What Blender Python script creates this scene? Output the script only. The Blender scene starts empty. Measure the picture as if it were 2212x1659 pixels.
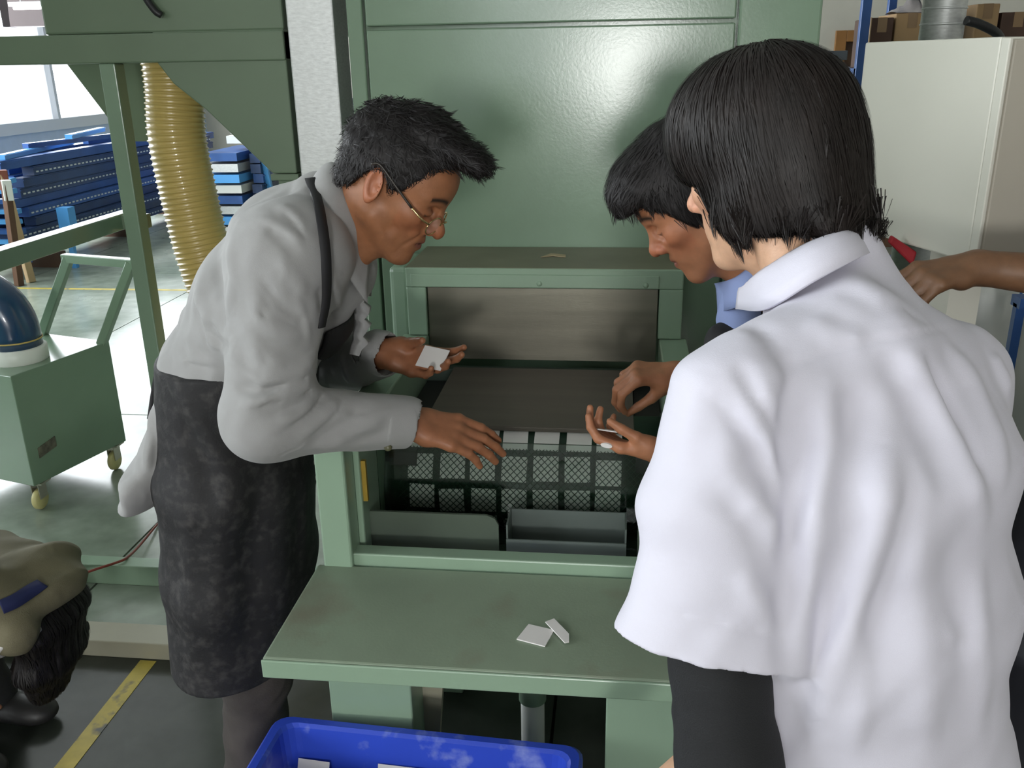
import bpy, math, random
import numpy as np
from mathutils import Vector, Matrix

random.seed(7)
RNG = np.random.default_rng(7)
SC = bpy.context.scene
COL = SC.collection

# ---------------------------------------------------------------- camera
F_PX, W_PX, H_PX = 1950.0, 2212.0, 1659.0
YAW, PITCH, ROLL = map(math.radians, (6.8, 19.6, 1.0))
CAM_H = 1.55
_cy, _sy = math.cos(YAW), math.sin(YAW)
FWD = np.array([-_sy * math.cos(PITCH), _cy * math.cos(PITCH), -math.sin(PITCH)])
_r = np.array([_cy, _sy, 0.0]); _d = np.cross(FWD, _r)
RGT = math.cos(ROLL) * _r + math.sin(ROLL) * _d
DWN = -math.sin(ROLL) * _r + math.cos(ROLL) * _d
CAMP = np.array([0.0, 0.0, CAM_H])
cam_data = bpy.data.cameras.new('camera')
cam_data.sensor_width = 36.0
cam_data.lens = 36.0 * F_PX / W_PX
cam_data.clip_start = 0.02
cam = bpy.data.objects.new('camera', cam_data)
COL.objects.link(cam)
M = Matrix.Identity(4)
for i in range(3):
    M[i][0] = RGT[i]; M[i][1] = -DWN[i]; M[i][2] = -FWD[i]; M[i][3] = CAMP[i]
cam.matrix_world = M
SC.camera = cam

# ---------------------------------------------------------------- world, lights, exposure
SC.view_settings.view_transform = 'Standard'
SC.view_settings.look = 'None'
SC.view_settings.gamma = 1.0
SC.view_settings.use_curve_mapping = False
SC.view_settings.exposure = -0.5
world = bpy.data.worlds.new('sky'); SC.world = world
world.use_nodes = True
bg = world.node_tree.nodes['Background']
bg.inputs[0].default_value = (0.86, 0.93, 1.0, 1)
bg.inputs[1].default_value = 6.0

def area_light(name, loc, target, sx, sy, watts, col=(1, 1, 1)):
    l = bpy.data.lights.new(name, 'AREA'); l.shape = 'RECTANGLE'
    l.size, l.size_y, l.energy, l.color = sx, sy, watts, col
    o = bpy.data.objects.new(name, l); COL.objects.link(o)
    o.location = loc
    o.rotation_euler = (Vector(target) - Vector(loc)).to_track_quat('-Z', 'Y').to_euler()
    return o
# daylight entering through the windows (each sits in its window opening)
area_light('daylight_left', (-6.2, 7.8, 2.33), (0, 7.8, 1.9), 9.4, 2.6, 800, (0.93, 0.97, 1.0))
area_light('daylight_left_near', (-6.2, -1.0, 2.33), (0, -1.0, 1.9), 5.5, 2.6, 400, (0.93, 0.97, 1.0))
area_light('daylight_front', (-.92, -4.9, 2.75), (-.92, 5, 1.5), 1.1, 0.8, 40, (1.0, 0.99, 0.97))
area_light('daylight_front_small', (0.1, -4.9, 1.5), (0.1, 5, 1.4), 0.56, 0.6, 150, (1.0, 0.99, 0.97))

# ---------------------------------------------------------------- helpers
def at(px, py, x=None, y=None, z=None, zc=None):
    """a point of the place that the photograph shows at (px, py), on the given plane"""
    v = (px - W_PX / 2) / F_PX * RGT + (py - H_PX / 2) / F_PX * DWN + FWD
    if zc is not None: t = zc
    elif x is not None: t = x / v[0]
    elif y is not None: t = y / v[1]
    else: t = (z - CAM_H) / v[2]
    return CAMP + t * v

def tag(o, label=None, cat=None, group=None, kind=None):
    if label: o['label'] = label
    if cat: o['category'] = cat
    if group: o['group'] = group
    if kind: o['kind'] = kind
    return o

def empty(name, loc=(0, 0, 0), label=None, cat=None, group=None, kind=None):
    o = bpy.data.objects.new(name, None); COL.objects.link(o)
    o.location = loc; o.empty_display_size = 0.05
    return tag(o, label, cat, group, kind)

def link_mesh(name, me, mat, parent=None):
    o = bpy.data.objects.new(name, me); COL.objects.link(o)
    if mat is not None:
        for m in (mat if isinstance(mat, (list, tuple)) else [mat]):
            me.materials.append(m)
    if parent is not None:
        o.parent = parent
        o.matrix_parent_inverse = Matrix.Translation(-world_loc(parent))
    return o

def world_loc(o):
    v = Vector(o.location)
    # parts are modelled in place: every empty stands unrotated at its thing's base
    if o.type == 'EMPTY' or o.parent is None: return v
    return Vector((0, 0, 0)) if o.parent else v

_rot_axes = np.eye(3)
class MB:
    """collects simple shapes and links them as ONE mesh object"""
    def __init__(s): s.v = []; s.f = []; s.sm = []
    def add(s, v, f, smooth=False):
        n = len(s.v); s.v += [tuple(map(float, p)) for p in v]
        s.f += [tuple(i + n for i in q) for q in f]; s.sm += [smooth] * len(f)
        return s
    def box(s, x0, x1, y0, y1, z0, z1):
        v = [(x, y, z) for z in (z0, z1) for y in (y0, y1) for x in (x0, x1)]
        return s.add(v, [(0, 2, 3, 1), (4, 5, 7, 6), (0, 1, 5, 4), (2, 6, 7, 3), (0, 4, 6, 2), (1, 3, 7, 5)])
    def hexa(s, bottom, top):
        v = list(bottom) + list(top)
        return s.add(v, [(3, 2, 1, 0), (4, 5, 6, 7), (0, 1, 5, 4), (1, 2, 6, 5), (2, 3, 7, 6), (3, 0, 4, 7)])
    def bar(s, a, b, w, h, up=(0, 0, 1)):
        a, b = np.array(a, float), np.array(b, float); d = b - a; d /= np.linalg.norm(d)
        u = np.array(up, float); x = np.cross(d, u)
        if np.linalg.norm(x) < 1e-4: x = np.cross(d, (1, 0, 0))
        x /= np.linalg.norm(x); u = np.cross(x, d)
        q = [x * w / 2 * i + u * h / 2 * j for i, j in ((-1, -1), (1, -1), (1, 1), (-1, 1))]
        return s.hexa([a + k for k in q], [b + k for k in q])
    def prism(s, pts, ext):
        """polygon (3-D points) extruded by the vector ext"""
        n = len(pts); p = [np.array(q, float) for q in pts]; e = np.array(ext, float)
        v = p + [q + e for q in p]
        return s.add(v, [tuple(range(n))[::-1], tuple(range(n, 2 * n))] + [(i, (i + 1) % n, n + (i + 1) % n, n + i) for i in range(n)])
    def tube(s, pts, r, n=12, caps=True, smooth=True):
        pts = [np.array(p, float) for p in pts]; m = len(pts)
        rr = list(r) if isinstance(r, (list, tuple, np.ndarray)) else [r] * m
        v = []; up = None
        for i in range(m):
            t = pts[min(i + 1, m - 1)] - pts[max(i - 1, 0)]; t = t / (np.linalg.norm(t) + 1e-9)
            if up is None:
                up = np.array([0, 0, 1.0]) if abs(t[2]) < .9 else np.array([1.0, 0, 0])
            x = np.cross(t, up); x /= np.linalg.norm(x); up = np.cross(x, t)
            for k in range(n):
                a = 2 * math.pi * k / n
                v.append(pts[i] + rr[i] * (math.cos(a) * x + math.sin(a) * up))
        f = [(i * n + k, i * n + (k + 1) % n, (i + 1) * n + (k + 1) % n, (i + 1) * n + k) for i in range(m - 1) for k in range(n)]
        s.add(v, f, smooth)
        if caps:
            b = len(s.v) - len(v)
            s.f += [tuple(b + k for k in range(n))[::-1], tuple(b + (m - 1) * n + k for k in range(n))]; s.sm += [False, False]
        return s
    def lathe(s, prof, origin, axis=(0, 0, 1), n=32, smooth=True):
        """profile of (radius, height) pairs turned about axis"""
        o = np.array(origin, float); a = np.array(axis, float); a /= np.linalg.norm(a)
        x = np.cross(a, (0, 1, 0) if abs(a[1]) < .9 else (1, 0, 0)); x /= np.linalg.norm(x); y = np.cross(a, x)
        v = [o + a * h + r * (math.cos(2 * math.pi * k / n) * x + math.sin(2 * math.pi * k / n) * y) for r, h in prof for k in range(n)]
        f = [(i * n + k, i * n + (k + 1) % n, (i + 1) * n + (k + 1) % n, (i + 1) * n + k) for i in range(len(prof) - 1) for k in range(n)]
        return s.add(v, f, smooth)
    def mesh(s, name):
        me = bpy.data.meshes.new(name); me.from_pydata(s.v, [], s.f)
        me.polygons.foreach_set('use_smooth', s.sm); me.update()
        return me
    def build(s, name, mat, parent=None, bevel=0.0, seg=2):
        o = link_mesh(name, s.mesh(name), mat, parent)
        if bevel:
            b = o.modifiers.new('bevel', 'BEVEL'); b.width = bevel; b.segments = seg
            b.limit_method = 'ANGLE'; b.angle_limit = math.radians(40); b.harden_normals = False
        return o

def bez(p, n=24):
    """Catmull-Rom through the given points"""
    p = [np.array(q, float) for q in p]; p = [2 * p[0] - p[1]] + p + [2 * p[-1] - p[-2]]
    out = []
    for i in range(1, len(p) - 2):
        for k in range(n):
            t = k / n; a, b, c, d = p[i - 1], p[i], p[i + 1], p[i + 2]
            out.append(.5 * (2 * b + (c - a) * t + (2 * a - 5 * b + 4 * c - d) * t * t + (3 * b - a - 3 * c + d) * t ** 3))
    out.append(p[-2]); return out

# ---------------------------------------------------------------- materials
def mat(name, col, rough=0.5, metal=0.0, var=0.0, vscale=8.0, bump=0.0, bscale=60.0, spec=0.5, stretch=None, dirt=None, coat=0.0, emit=None, alpha=None, trans=0.0, sheen=0.0, wrinkle=None):
    m = bpy.data.materials.new(name); m.use_nodes = True
    nt = m.node_tree; N = nt.nodes; L = nt.links; b = N['Principled BSDF']
    b.inputs['Base Color'].default_value = (*col, 1); b.inputs['Roughness'].default_value = rough
    b.inputs['Metallic'].default_value = metal; b.inputs['Specular IOR Level'].default_value = spec
    b.inputs['Coat Weight'].default_value = coat; b.inputs['Transmission Weight'].default_value = trans
    b.inputs['Sheen Weight'].default_value = sheen
    if emit:
        b.inputs['Emission Color'].default_value = (*emit[0], 1); b.inputs['Emission Strength'].default_value = emit[1]
    if alpha is not None: b.inputs['Alpha'].default_value = alpha
    tc = N.new('ShaderNodeTexCoord'); src = tc.outputs['Object']
    if stretch:
        mp = N.new('ShaderNodeMapping'); mp.inputs['Scale'].default_value = stretch
        L.new(src, mp.inputs['Vector']); src = mp.outputs['Vector']
    def noise(scale, detail=4.0):
        n = N.new('ShaderNodeTexNoise'); n.inputs['Scale'].default_value = scale; n.inputs['Detail'].default_value = detail
        L.new(src, n.inputs['Vector']); return n
    col_out = None
    if var:
        n = noise(vscale); r = N.new('ShaderNodeMapRange')
        r.inputs[1].default_value = .3; r.inputs[2].default_value = .7; r.inputs[3].default_value = 1 - var; r.inputs[4].default_value = 1 + var
        L.new(n.outputs['Fac'], r.inputs[0])
        mx = N.new('ShaderNodeMix'); mx.data_type = 'RGBA'; mx.blend_type = 'MULTIPLY'; mx.inputs[0].default_value = 1
        mx.inputs[6].default_value = (*col, 1); L.new(r.outputs[0], mx.inputs[7]); col_out = mx.outputs[2]
    if dirt:   # (colour, scale, low, high): stains with a shape of their own
        n = noise(dirt[1], 6.0); r = N.new('ShaderNodeMapRange'); r.inputs[1].default_value = dirt[2]; r.inputs[2].default_value = dirt[3]
        L.new(n.outputs['Fac'], r.inputs[0])
        mx = N.new('ShaderNodeMix'); mx.data_type = 'RGBA'; mx.inputs[6].default_value = (*col, 1); mx.inputs[7].default_value = (*dirt[0], 1)
        if col_out is not None: L.new(col_out, mx.inputs[6])
        L.new(r.outputs[0], mx.inputs[0]); col_out = mx.outputs[2]
    if col_out is not None: L.new(col_out, b.inputs['Base Color'])
    if bump:
        n = noise(bscale, 3.0); bp = N.new('ShaderNodeBump'); bp.inputs['Strength'].default_value = bump; bp.inputs['Distance'].default_value = .004
        L.new(n.outputs['Fac'], bp.inputs['Height']); L.new(bp.outputs['Normal'], b.inputs['Normal'])
        if wrinkle:    # fine creases of cloth
            w = N.new('ShaderNodeTexNoise'); w.noise_type = 'RIDGED_MULTIFRACTAL'; w.inputs['Scale'].default_value = wrinkle[0]; w.inputs['Detail'].default_value = 2.5; w.inputs['Distortion'].default_value = .8
            L.new(src, w.inputs['Vector']); b2 = N.new('ShaderNodeBump'); b2.inputs['Strength'].default_value = wrinkle[1]; b2.inputs['Distance'].default_value = .006
            L.new(w.outputs['Fac'], b2.inputs['Height']); L.new(b2.outputs['Normal'], bp.inputs['Normal'])
    return m

GREEN = (0.185, 0.275, 0.19)
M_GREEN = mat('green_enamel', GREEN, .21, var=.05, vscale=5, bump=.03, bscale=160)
M_GREEN_LIT = mat('green_enamel_lit', (.255, .365, .262), .3, var=.04, vscale=5, bump=.03, bscale=160)  # green lightened: stronger light on these parts is put into the colour
M_GREEN_SHADED = mat('green_enamel_shaded', (.135, .19, .125), .3, var=.05, vscale=5, bump=.03, bscale=160)  # green darkened: the weaker light on the collector is painted in
M_GREEN_TOP = mat('green_enamel_worn', (0.225, 0.285, 0.205), .42, var=.08, vscale=6, dirt=((.2, .2, .145), 7, .52, .75), bump=.05, bscale=200)
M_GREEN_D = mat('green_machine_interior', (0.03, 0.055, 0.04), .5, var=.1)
M_GALV = mat('galvanised_sheet', (0.62, 0.64, 0.63), .45, .6, var=.1, vscale=60, bump=.08, bscale=90, stretch=(1, 1, 3.0))
M_STEEL = mat('brushed_steel', (0.2, 0.19, 0.15), .34, .75, var=.1, vscale=3, bump=.04, bscale=50, stretch=(1, 1, 14))
M_PLATE = mat('brown_steel_plate', (0.1, 0.085, 0.068), .55, .25, var=.1, vscale=3, stretch=(1, 10, 1))
M_BLACK = mat('black_rubber', (0.012, 0.013, 0.014), .5)
M_TILE = mat('white_chip', (0.74, 0.72, 0.7), .6, var=.03)
M_BELT = mat('dark_green_belt', (0.012, 0.04, 0.022), .55, var=.2, vscale=20)
M_NET = mat('green_net_strand', (0.012, 0.05, 0.028), .5)
M_BOLT = mat('zinc_bolt', (.5, .48, .42), .35, .8)
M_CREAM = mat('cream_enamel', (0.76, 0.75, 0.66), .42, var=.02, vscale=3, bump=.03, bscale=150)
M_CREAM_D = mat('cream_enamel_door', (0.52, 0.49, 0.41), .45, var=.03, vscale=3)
M_HOSE = mat('yellow_hose_skin', (0.53, 0.4, 0.13), .3, var=.1, vscale=6, coat=.3)
M_HOSE_RIB = mat('yellow_hose_rib', (0.63, 0.5, 0.2), .25, coat=.4)
M_NAVY = mat('navy_paint', (0.035, 0.105, 0.32), .3, var=.25, vscale=4)
M_NAVY2 = mat('dark_navy_paint', (0.018, 0.045, 0.125), .32, var=.3, vscale=5)
M_SKYB = mat('bright_blue_paint', (0.1, 0.38, 0.8), .35)
M_BLUEHOSE = mat('dark_blue_pvc', (0.012, 0.05, 0.12), .25, coat=.5)
M_WHITEP = mat('white_plastic', (.72, .74, .7), .4)
M_WOOD = mat('pale_timber', (.5, .36, .2), .6, var=.15, vscale=5, stretch=(1, 1, .2))
M_BROWN = mat('brown_timber', (.11, .055, .03), .6, var=.2, vscale=5)
M_RUST = mat('red_brown_primer', (.2, .06, .035), .6)
M_CRATE = mat('blue_crate_plastic', (0.03, 0.075, 0.56), .4, var=.08, vscale=4, dirt=((.24, .3, .65), 16, .56, .72), bump=.05, bscale=80)
M_CASTER = mat('yellow_caster_wheel', (.6, .54, .25), .4)
M_BEIGE = mat('beige_enamel', (.36, .35, .26), .45, var=.06, vscale=6)
# ---------------------------------------------------------------- the hall
def floor_material(name, k):
    m = bpy.data.materials.new(name); m.use_nodes = True; N = m.node_tree.nodes; L = m.node_tree.links; b = N['Principled BSDF']
    tc = N.new('ShaderNodeTexCoord')
    def nz(s, d): n = N.new('ShaderNodeTexNoise'); n.inputs['Scale'].default_value = s; n.inputs['Detail'].default_value = d; L.new(tc.outputs['Object'], n.inputs['Vector']); return n
    a = nz(1.1, 6); r = N.new('ShaderNodeValToRGB'); r.color_ramp.elements[0].position = .34; r.color_ramp.elements[0].color = (.082 * k, .102 * k, .08 * k, 1)
    r.color_ramp.elements[1].position = .68; r.color_ramp.elements[1].color = (.14 * k, .16 * k, .135 * k, 1); L.new(a.outputs['Fac'], r.inputs[0])
    c = nz(9, 4); r2 = N.new('ShaderNodeMapRange'); r2.inputs[1].default_value = .3; r2.inputs[2].default_value = .75; r2.inputs[3].default_value = .78; r2.inputs[4].default_value = 1.15; L.new(c.outputs['Fac'], r2.inputs[0])
    mx = N.new('ShaderNodeMix'); mx.data_type = 'RGBA'; mx.blend_type = 'MULTIPLY'; mx.inputs[0].default_value = 1; L.new(r.outputs[0], mx.inputs[6]); L.new(r2.outputs[0], mx.inputs[7]); L.new(mx.outputs[2], b.inputs['Base Color'])
    r3 = N.new('ShaderNodeMapRange'); r3.inputs[1].default_value = .3; r3.inputs[2].default_value = .7; r3.inputs[3].default_value = .12; r3.inputs[4].default_value = .3; L.new(a.outputs['Fac'], r3.inputs[0]); L.new(r3.outputs[0], b.inputs['Roughness'])
    bp = N.new('ShaderNodeBump'); bp.inputs['Strength'].default_value = .1; bp.inputs['Distance'].default_value = .003; L.new(c.outputs['Fac'], bp.inputs['Height']); L.new(bp.outputs['Normal'], b.inputs['Normal'])
    return m
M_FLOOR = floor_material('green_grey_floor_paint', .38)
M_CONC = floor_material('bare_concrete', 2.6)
M_JOINT = mat('floor_joint_filler', (.035, .033, .03), .8)
M_WALL = mat('wall_plaster', (.55, .53, .46), .7, var=.03)
M_WALLBLUE = mat('blue_grey_dado', (.46, .54, .66), .6, var=.04)
M_CEIL = mat('ceiling_sheet', (.5, .5, .48), .7)
M_YLINE = mat('yellow_floor_paint', (.5, .4, .07), .5, var=.15, vscale=20, dirt=((.11, .11, .09), 14, .55, .66))
M_WINFRAME = mat('window_frame_paint', (.62, .64, .66), .5)
M_GLASS = mat('window_glass', (1, 1, 1), .02, trans=1.0)

XL, XR, YF, YB, ZC = -6.4, 6.0, -5.1, 14.0, 4.2
floor = empty('floor', (0, 0, 0), kind='structure')
MB().box(XL - .2, XR + .2, YF - .2, YB + .2, -.12, -.012).build('floor_bed', M_JOINT, floor)
xs = [XL - .2, -4.63, -3.13, -1.63, -.13, 1.37, 2.87, 4.37, XR + .2]
ys = [YF - .2, -2.2, .8, 2.02, 3.77, 6.77, 9.77, YB + .2]
g = .004
for i in range(len(xs) - 1):
    for j in range(len(ys) - 1):
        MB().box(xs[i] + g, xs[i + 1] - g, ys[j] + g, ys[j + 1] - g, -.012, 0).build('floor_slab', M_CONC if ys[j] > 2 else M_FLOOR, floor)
ln = tag(MB().box(-1.29, -1.243, -1.5, 1.975, 0, .0015).build('trim_1', M_YLINE), kind='structure')
ln = tag(MB().box(-6, -1.9, 6.2, 6.24, 0, .0015).build('trim_2', M_YLINE), kind='structure')

def wall_with_windows(name, axis, c, t, a0, a1, wins, z0, z1, mats, dado=None):
    """solid wall pieces around the openings; axis 'x': the wall stands at x=c and runs along y"""
    w = empty(name, kind='structure')
    def piece(p0, p1, za, zb, m, nm='wall_panel'):
        if p1 - p0 < 1e-4 or zb - za < 1e-4: return
        (MB().box(c, c + t, p0, p1, za, zb) if axis == 'x' else MB().box(p0, p1, c, c + t, za, zb)).build(nm, m, w)
    zs = wins[0][2]; zt = wins[0][3]
    piece(a0, a1, 0, zs, mats[1], 'dado'); piece(a0, a1, zt, ZC, mats[0])
    p = a0
    for (w0, w1, _, _) in wins:
        piece(p, w0, zs, zt, mats[0]); p = w1
    piece(p, a1, zs, zt, mats[0])
    return w
WZ0, WZ1 = .98, 3.65
lw = [(-3.8, -1.2, WZ0, WZ1), (-1.0, 1.8, WZ0, WZ1), (3.2, 5.9, WZ0, WZ1), (6.1, 8.7, WZ0, WZ1), (8.9, 12.6, WZ0, WZ1)]
wall_with_windows('wall_left', 'x', XL, -.2, YF, YB, lw, 0, ZC, (M_WALL, M_WALLBLUE))
fw = [(-1.5, -.35, 1.1, 3.2), (-.25, .45, 1.1, 3.2)]
wall_with_windows('wall_front', 'y', YF, -.2, XL, XR, fw, 0, ZC, (M_WALL, M_WALL))
tag(MB().box(XR, XR + .2, YF, YB, 0, ZC).build('wall_right', M_WALL), kind='structure')
tag(MB().box(XL, XR, YB, YB + .2, 0, ZC).build('wall_back', M_WALL), kind='structure')
tag(MB().box(XL - .2, XR + .2, YF - .2, YB + .2, ZC, ZC + .15).build('ceiling', M_CEIL), kind='structure')

wn = 0
def window(axis, c, p0, p1, z0, z1, n):
    global wn; wn += 1
    w = empty('window_%d' % wn, kind='structure')
    def bx(a, b, za, zb, dep, nm, m, parent=w):
        mb = MB().box(c - dep, c + .02, a, b, za, zb) if axis == 'x' else MB().box(a, b, c - dep, c + .02, za, zb)
        return mb.build(nm, m, parent)
    bx(p0 - .03, p1 + .03, z0 - .07, z0, .1, 'window_sill', M_WINFRAME)
    bx(p0, p1, z1 - .05, z1, .08, 'window_head', M_WINFRAME)
    bx(p0, p1, z0, z0 + .05, .08, 'window_rail', M_WINFRAME)
    for k in range(n + 1):
        q = p0 + (p1 - p0) * k / n; q = min(max(q, p0 + .025), p1 - .025)
        bx(q - .025, q + .025, z0 + .05, z1 - .05, .08, 'mullion', M_WINFRAME)
    for k in range(n):
        a = p0 + (p1 - p0) * k / n + .02; b = p0 + (p1 - p0) * (k + 1) / n - .02
        (MB().box(c - .052, c - .047, a, b, z0 + .03, z1 - .03) if axis == 'x' else MB().box(a, b, c - .052, c - .047, z0 + .03, z1 - .03)).build('pane', M_GLASS, w)
for (a, b, z0, z1) in lw: window('x', XL, a, b, z0, z1, max(2, round((b - a) / 1.25)))
for (a, b, z0, z1) in fw: window('y', YF, a, b, z0, z1, max(1, round((b - a) / 1.2)))

# dark roof truss and ceiling lamps seen past the dust collector
M_TRUSS = mat('dark_brown_truss', (.05, .035, .035), .6)
tr = tag(MB().box(-6.3, -2.2, 9.3, 9.5, 1.98, 2.25).bar((-6.2, 9.4, 2.3), (-2.2, 9.4, 2.75), .12, .12).build('roof_truss', M_TRUSS), 'dark brown low beam crossing the hall in front of the windows', 'beam')
M_LAMP = mat('lamp_tube', (1, 1, 1), .4, emit=((1, .98, .92), 5.0))
for i, (x, y, z) in enumerate(((-5.6, 8.9, 2.14), (-4.9, 8.9, 2.08))):
    l = empty('tube_lamp', (x, y, z), 'bright tube lamp hanging %s the dark roof beam' % ('at the outer end of' if i == 0 else 'just below the middle of'), 'lamp')
    MB().box(x - .3, x + .3, y - .05, y + .05, z, z + .04).build('lamp_housing', M_WINFRAME, l)
    MB().tube([(x - .28, y, z - .012), (x + .28, y, z - .012)], .016, 10).build('tube', M_LAMP, l)
    for dx in (-.2, .2): MB().tube([(x + dx, y, z + .04), (x + dx, y, ZC)], .004, 6).build('hanger_rod', M_WINFRAME, l)
# ---------------------------------------------------------------- the green roller machine
mc = empty('roller_machine', (-.17, 1.75, 0), 'mint green roller machine with worktop, clear guard and steel flap', 'machine')
X0, X1 = -.512, .168
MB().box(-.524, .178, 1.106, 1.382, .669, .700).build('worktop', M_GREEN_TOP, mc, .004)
MB().box(-.5245, .1785, 1.1015, 1.106, .667, .6985).build('worktop_front_flange', M_GREEN_LIT, mc, .002)
MB().box(X0, X1, 1.386, 1.42, .69, .722).build('sill_rail', M_GREEN_LIT, mc, .003)
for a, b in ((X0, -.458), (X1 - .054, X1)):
    MB().box(a, b, 1.376, 1.43, .60, .93).build('post', M_GREEN_LIT, mc, .004)
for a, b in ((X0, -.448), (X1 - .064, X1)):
    MB().box(a, b, 1.43, 2.075, .60, .93).build('side_panel', M_GREEN_LIT, mc, .004)
for y, z in ((1.40, .895), (1.40, .865), (1.40, .80)):
    MB().lathe([(0, -.006), (.0065, -.006), (.0065, 0), (0, 0)], (X0, y, z), (1, 0, 0), 12).build('bolt', M_BOLT, mc)
MB().box(X0 + .06, X1 - .06, 1.43, 2.05, .60, .664).build('machine_bed', M_GREEN_D, mc)
MB().box(X0 + .06, X1 - .06, 2.02, 2.05, .664, .86).build('inner_back', M_GREEN_D, mc)
# base
for a, b in ((-.535, -.372), (.0, .165)):
    MB().box(a, b, 1.40, 1.56, 0, .60).build('pedestal', M_GREEN_LIT, mc, .003)
    MB().box(a, b, 1.92, 2.06, 0, .60).build('pedestal', M_GREEN_LIT, mc, .003)
MB().box(-.535, .165, 1.40, 2.06, .58, .602).build('base_plate', M_GREEN_LIT, mc)
MB().bar((-.345, 1.5, .60), (-.40, 1.5, .02), .075, .02, (0, 1, 0)).build('brace', M_BEIGE, mc)
fn = MB().lathe([(.12, .0), (.115, -.02), (.03, -.2), (.03, -.26), (.042, -.26), (.042, -.28), (.03, -.28), (.03, -.36)], (-.16, 1.62, .60), (0, 0, 1), 28).build('funnel', M_GREEN_LIT, mc)
MB().tube([(-.16, 1.62, .245), (-.16, 1.62, .0)], .026, 16).build('drain_pipe', M_WHITEP, mc)
# feed table plate with dark channels on both sides
pl = [at(945, 865, z=.866), at(1370, 925, z=.866), at(1360, 785, z=.866)]
PXL, PXR = pl[0][0] - .004, pl[1][0]
MB().box(PXL, PXR, 1.655, 2.02, .856, .866).build('feed_plate', M_PLATE, mc, .002)
for a, b in ((X0 + .066, PXL - .004), (PXR + .004, X1 - .066)):
    MB().box(a, b, 1.60, 2.02, .80, .83).build('feed_channel', M_BLACK, mc)
# drum with its belt
DY, DZ, DR = 1.715, .735, .128
DX0, DX1 = -.425, .085
d = MB(); n = 64
d.lathe([(.02, -.012), (DR, -.012), (DR, DX1 - DX0 + .012), (.02, DX1 - DX0 + .012)], (DX0, DY, DZ), (1, 0, 0), n)
d.build('drum', M_BELT, mc)
MB().tube([(X0 + .06, DY, DZ), (X1 - .06, DY, DZ)], .02, 16).build('drum_shaft', M_STEEL, mc)
for a in (DX0 - .028, DX1 + .014):
    MB().lathe([(.0, 0), (DR + .008, 0), (DR + .008, .014), (0, .014)], (a, DY, DZ), (1, 0, 0), 40).build('drum_flange', M_GREEN_D, mc)
def drum_pt(x, th, r):   # th measured up from the side facing the worktop
    return np.array([x, DY - r * math.cos(th), DZ + r * math.sin(th)])
def net():
    v, f = [], []
    pitch, w, r = .0095, .0011, DR + .0045
    t0, t1 = math.radians(-70), math.radians(47); L = (t1 - t0) * DR
    for fam in (1, -1):
        x = DX0 - L
        while x < DX1 + L:
            seg = []
            for k in range(19):
                s = L * k / 18; xx = x + fam * s
                if fam < 0: xx = x - s + L
                if DX0 + .004 < xx < DX1 - .004: seg.append((xx, t0 + s / DR))
                else:
                    if len(seg) > 1: break
                    seg = []
            if len(seg) > 1:
                b = len(v)
                for xx, th in seg:
                    p = drum_pt(xx, th, r); q = drum_pt(xx, th, r + .0016)
                    v += [p + (-w, 0, 0), q, p + (w, 0, 0)]
                for k in range(len(seg) - 1):
                    i = b + 3 * k
                    f += [(i, i + 1, i + 4, i + 3), (i + 1, i + 2, i + 5, i + 4)]
            x += pitch * 1.4
    return MB().add(v, f)
tag(net().build('net', M_NET, mc), kind='stuff')
M_INNER = mat('inner_green_sheet', (.075, .10, .072), .45, var=.1)
M_TRAY = mat('grey_green_tray', (.13, .16, .145), .4, .3, var=.1)
# inner tray and guards seen low behind the clear guard
MB().prism([(-.452, 1.47, .665), (-.205, 1.47, .665), (-.205, 1.47, .745), (-.212, 1.47, .758), (-.226, 1.47, .764), (-.452, 1.47, .764)], (0, .006, 0)).build('inner_guard', M_INNER, mc)
MB().box(-.19, .03, 1.46, 1.53, .664, .668).box(-.19, .03, 1.46, 1.463, .668, .722).box(-.19, -.187, 1.463, 1.53, .668, .75).box(.027, .03, 1.463, 1.53, .668, .75).box(-.187, .027, 1.527, 1.53, .668, .75).build('catch_tray', M_TRAY, mc)
MB().box(.05, .10, 1.47, 1.476, .665, .75).build('inner_guard', M_INNER, mc)
MB().lathe([(.0, 0), (.028, 0), (.028, .02), (.012, .02), (.012, .03), (0, .03)], (X0 + .062, 1.50, .72), (1, 0, 0), 20).build('bearing', M_STEEL, mc)
MB().box(X0 + .064, X0 + .072, 1.44, 1.448, .80, .88).build('brass_strip', mat('brass', (.45, .3, .05), .4, .6), mc)
# clear guard
M_CLEAR = mat('clear_acrylic', (.62, .70, .65), .03, trans=1.0, spec=.6)
M_CLEAR.node_tree.nodes['Principled BSDF'].inputs['IOR'].default_value = 1.45
MB().box(-.447, .103, 1.54, 1.544, .665, at(1100, 958, y=1.54)[2]).build('clear_guard', M_CLEAR, mc)
# inlet hood box with frame and steel flap
BY0, BY1, BZ0, BZ1 = 2.061, 2.318, .931, 1.098
BX0, BX1 = -.496, .155
MB().box(BX0, BX1, BY0 + .004, BY1, BZ1 - .003, BZ1).build('hood_top', mat('worn_olive_top', (.17, .165, .11), .5, var=.12, vscale=9), mc, .001)
MB().box(BX0, BX1, BY0, BY0 + .02, 1.05, BZ1 - .001).build('hood_lintel', M_GREEN_LIT, mc, .003)
MB().box(BX0 + .012, BX1 - .055, BY0 - .004, BY0, 1.052, 1.083).build('lintel_strip', M_GREEN_LIT, mc, .002)
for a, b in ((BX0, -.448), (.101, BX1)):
    MB().box(a, b, BY0, BY0 + .02, BZ0, 1.05).build('hood_stile', M_GREEN_LIT, mc, .003)
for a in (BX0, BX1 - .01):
    MB().box(a, a + .01, BY0 + .02, BY1, BZ0, BZ1 - .003).build('hood_cheek', M_GREEN_LIT, mc)
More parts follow.
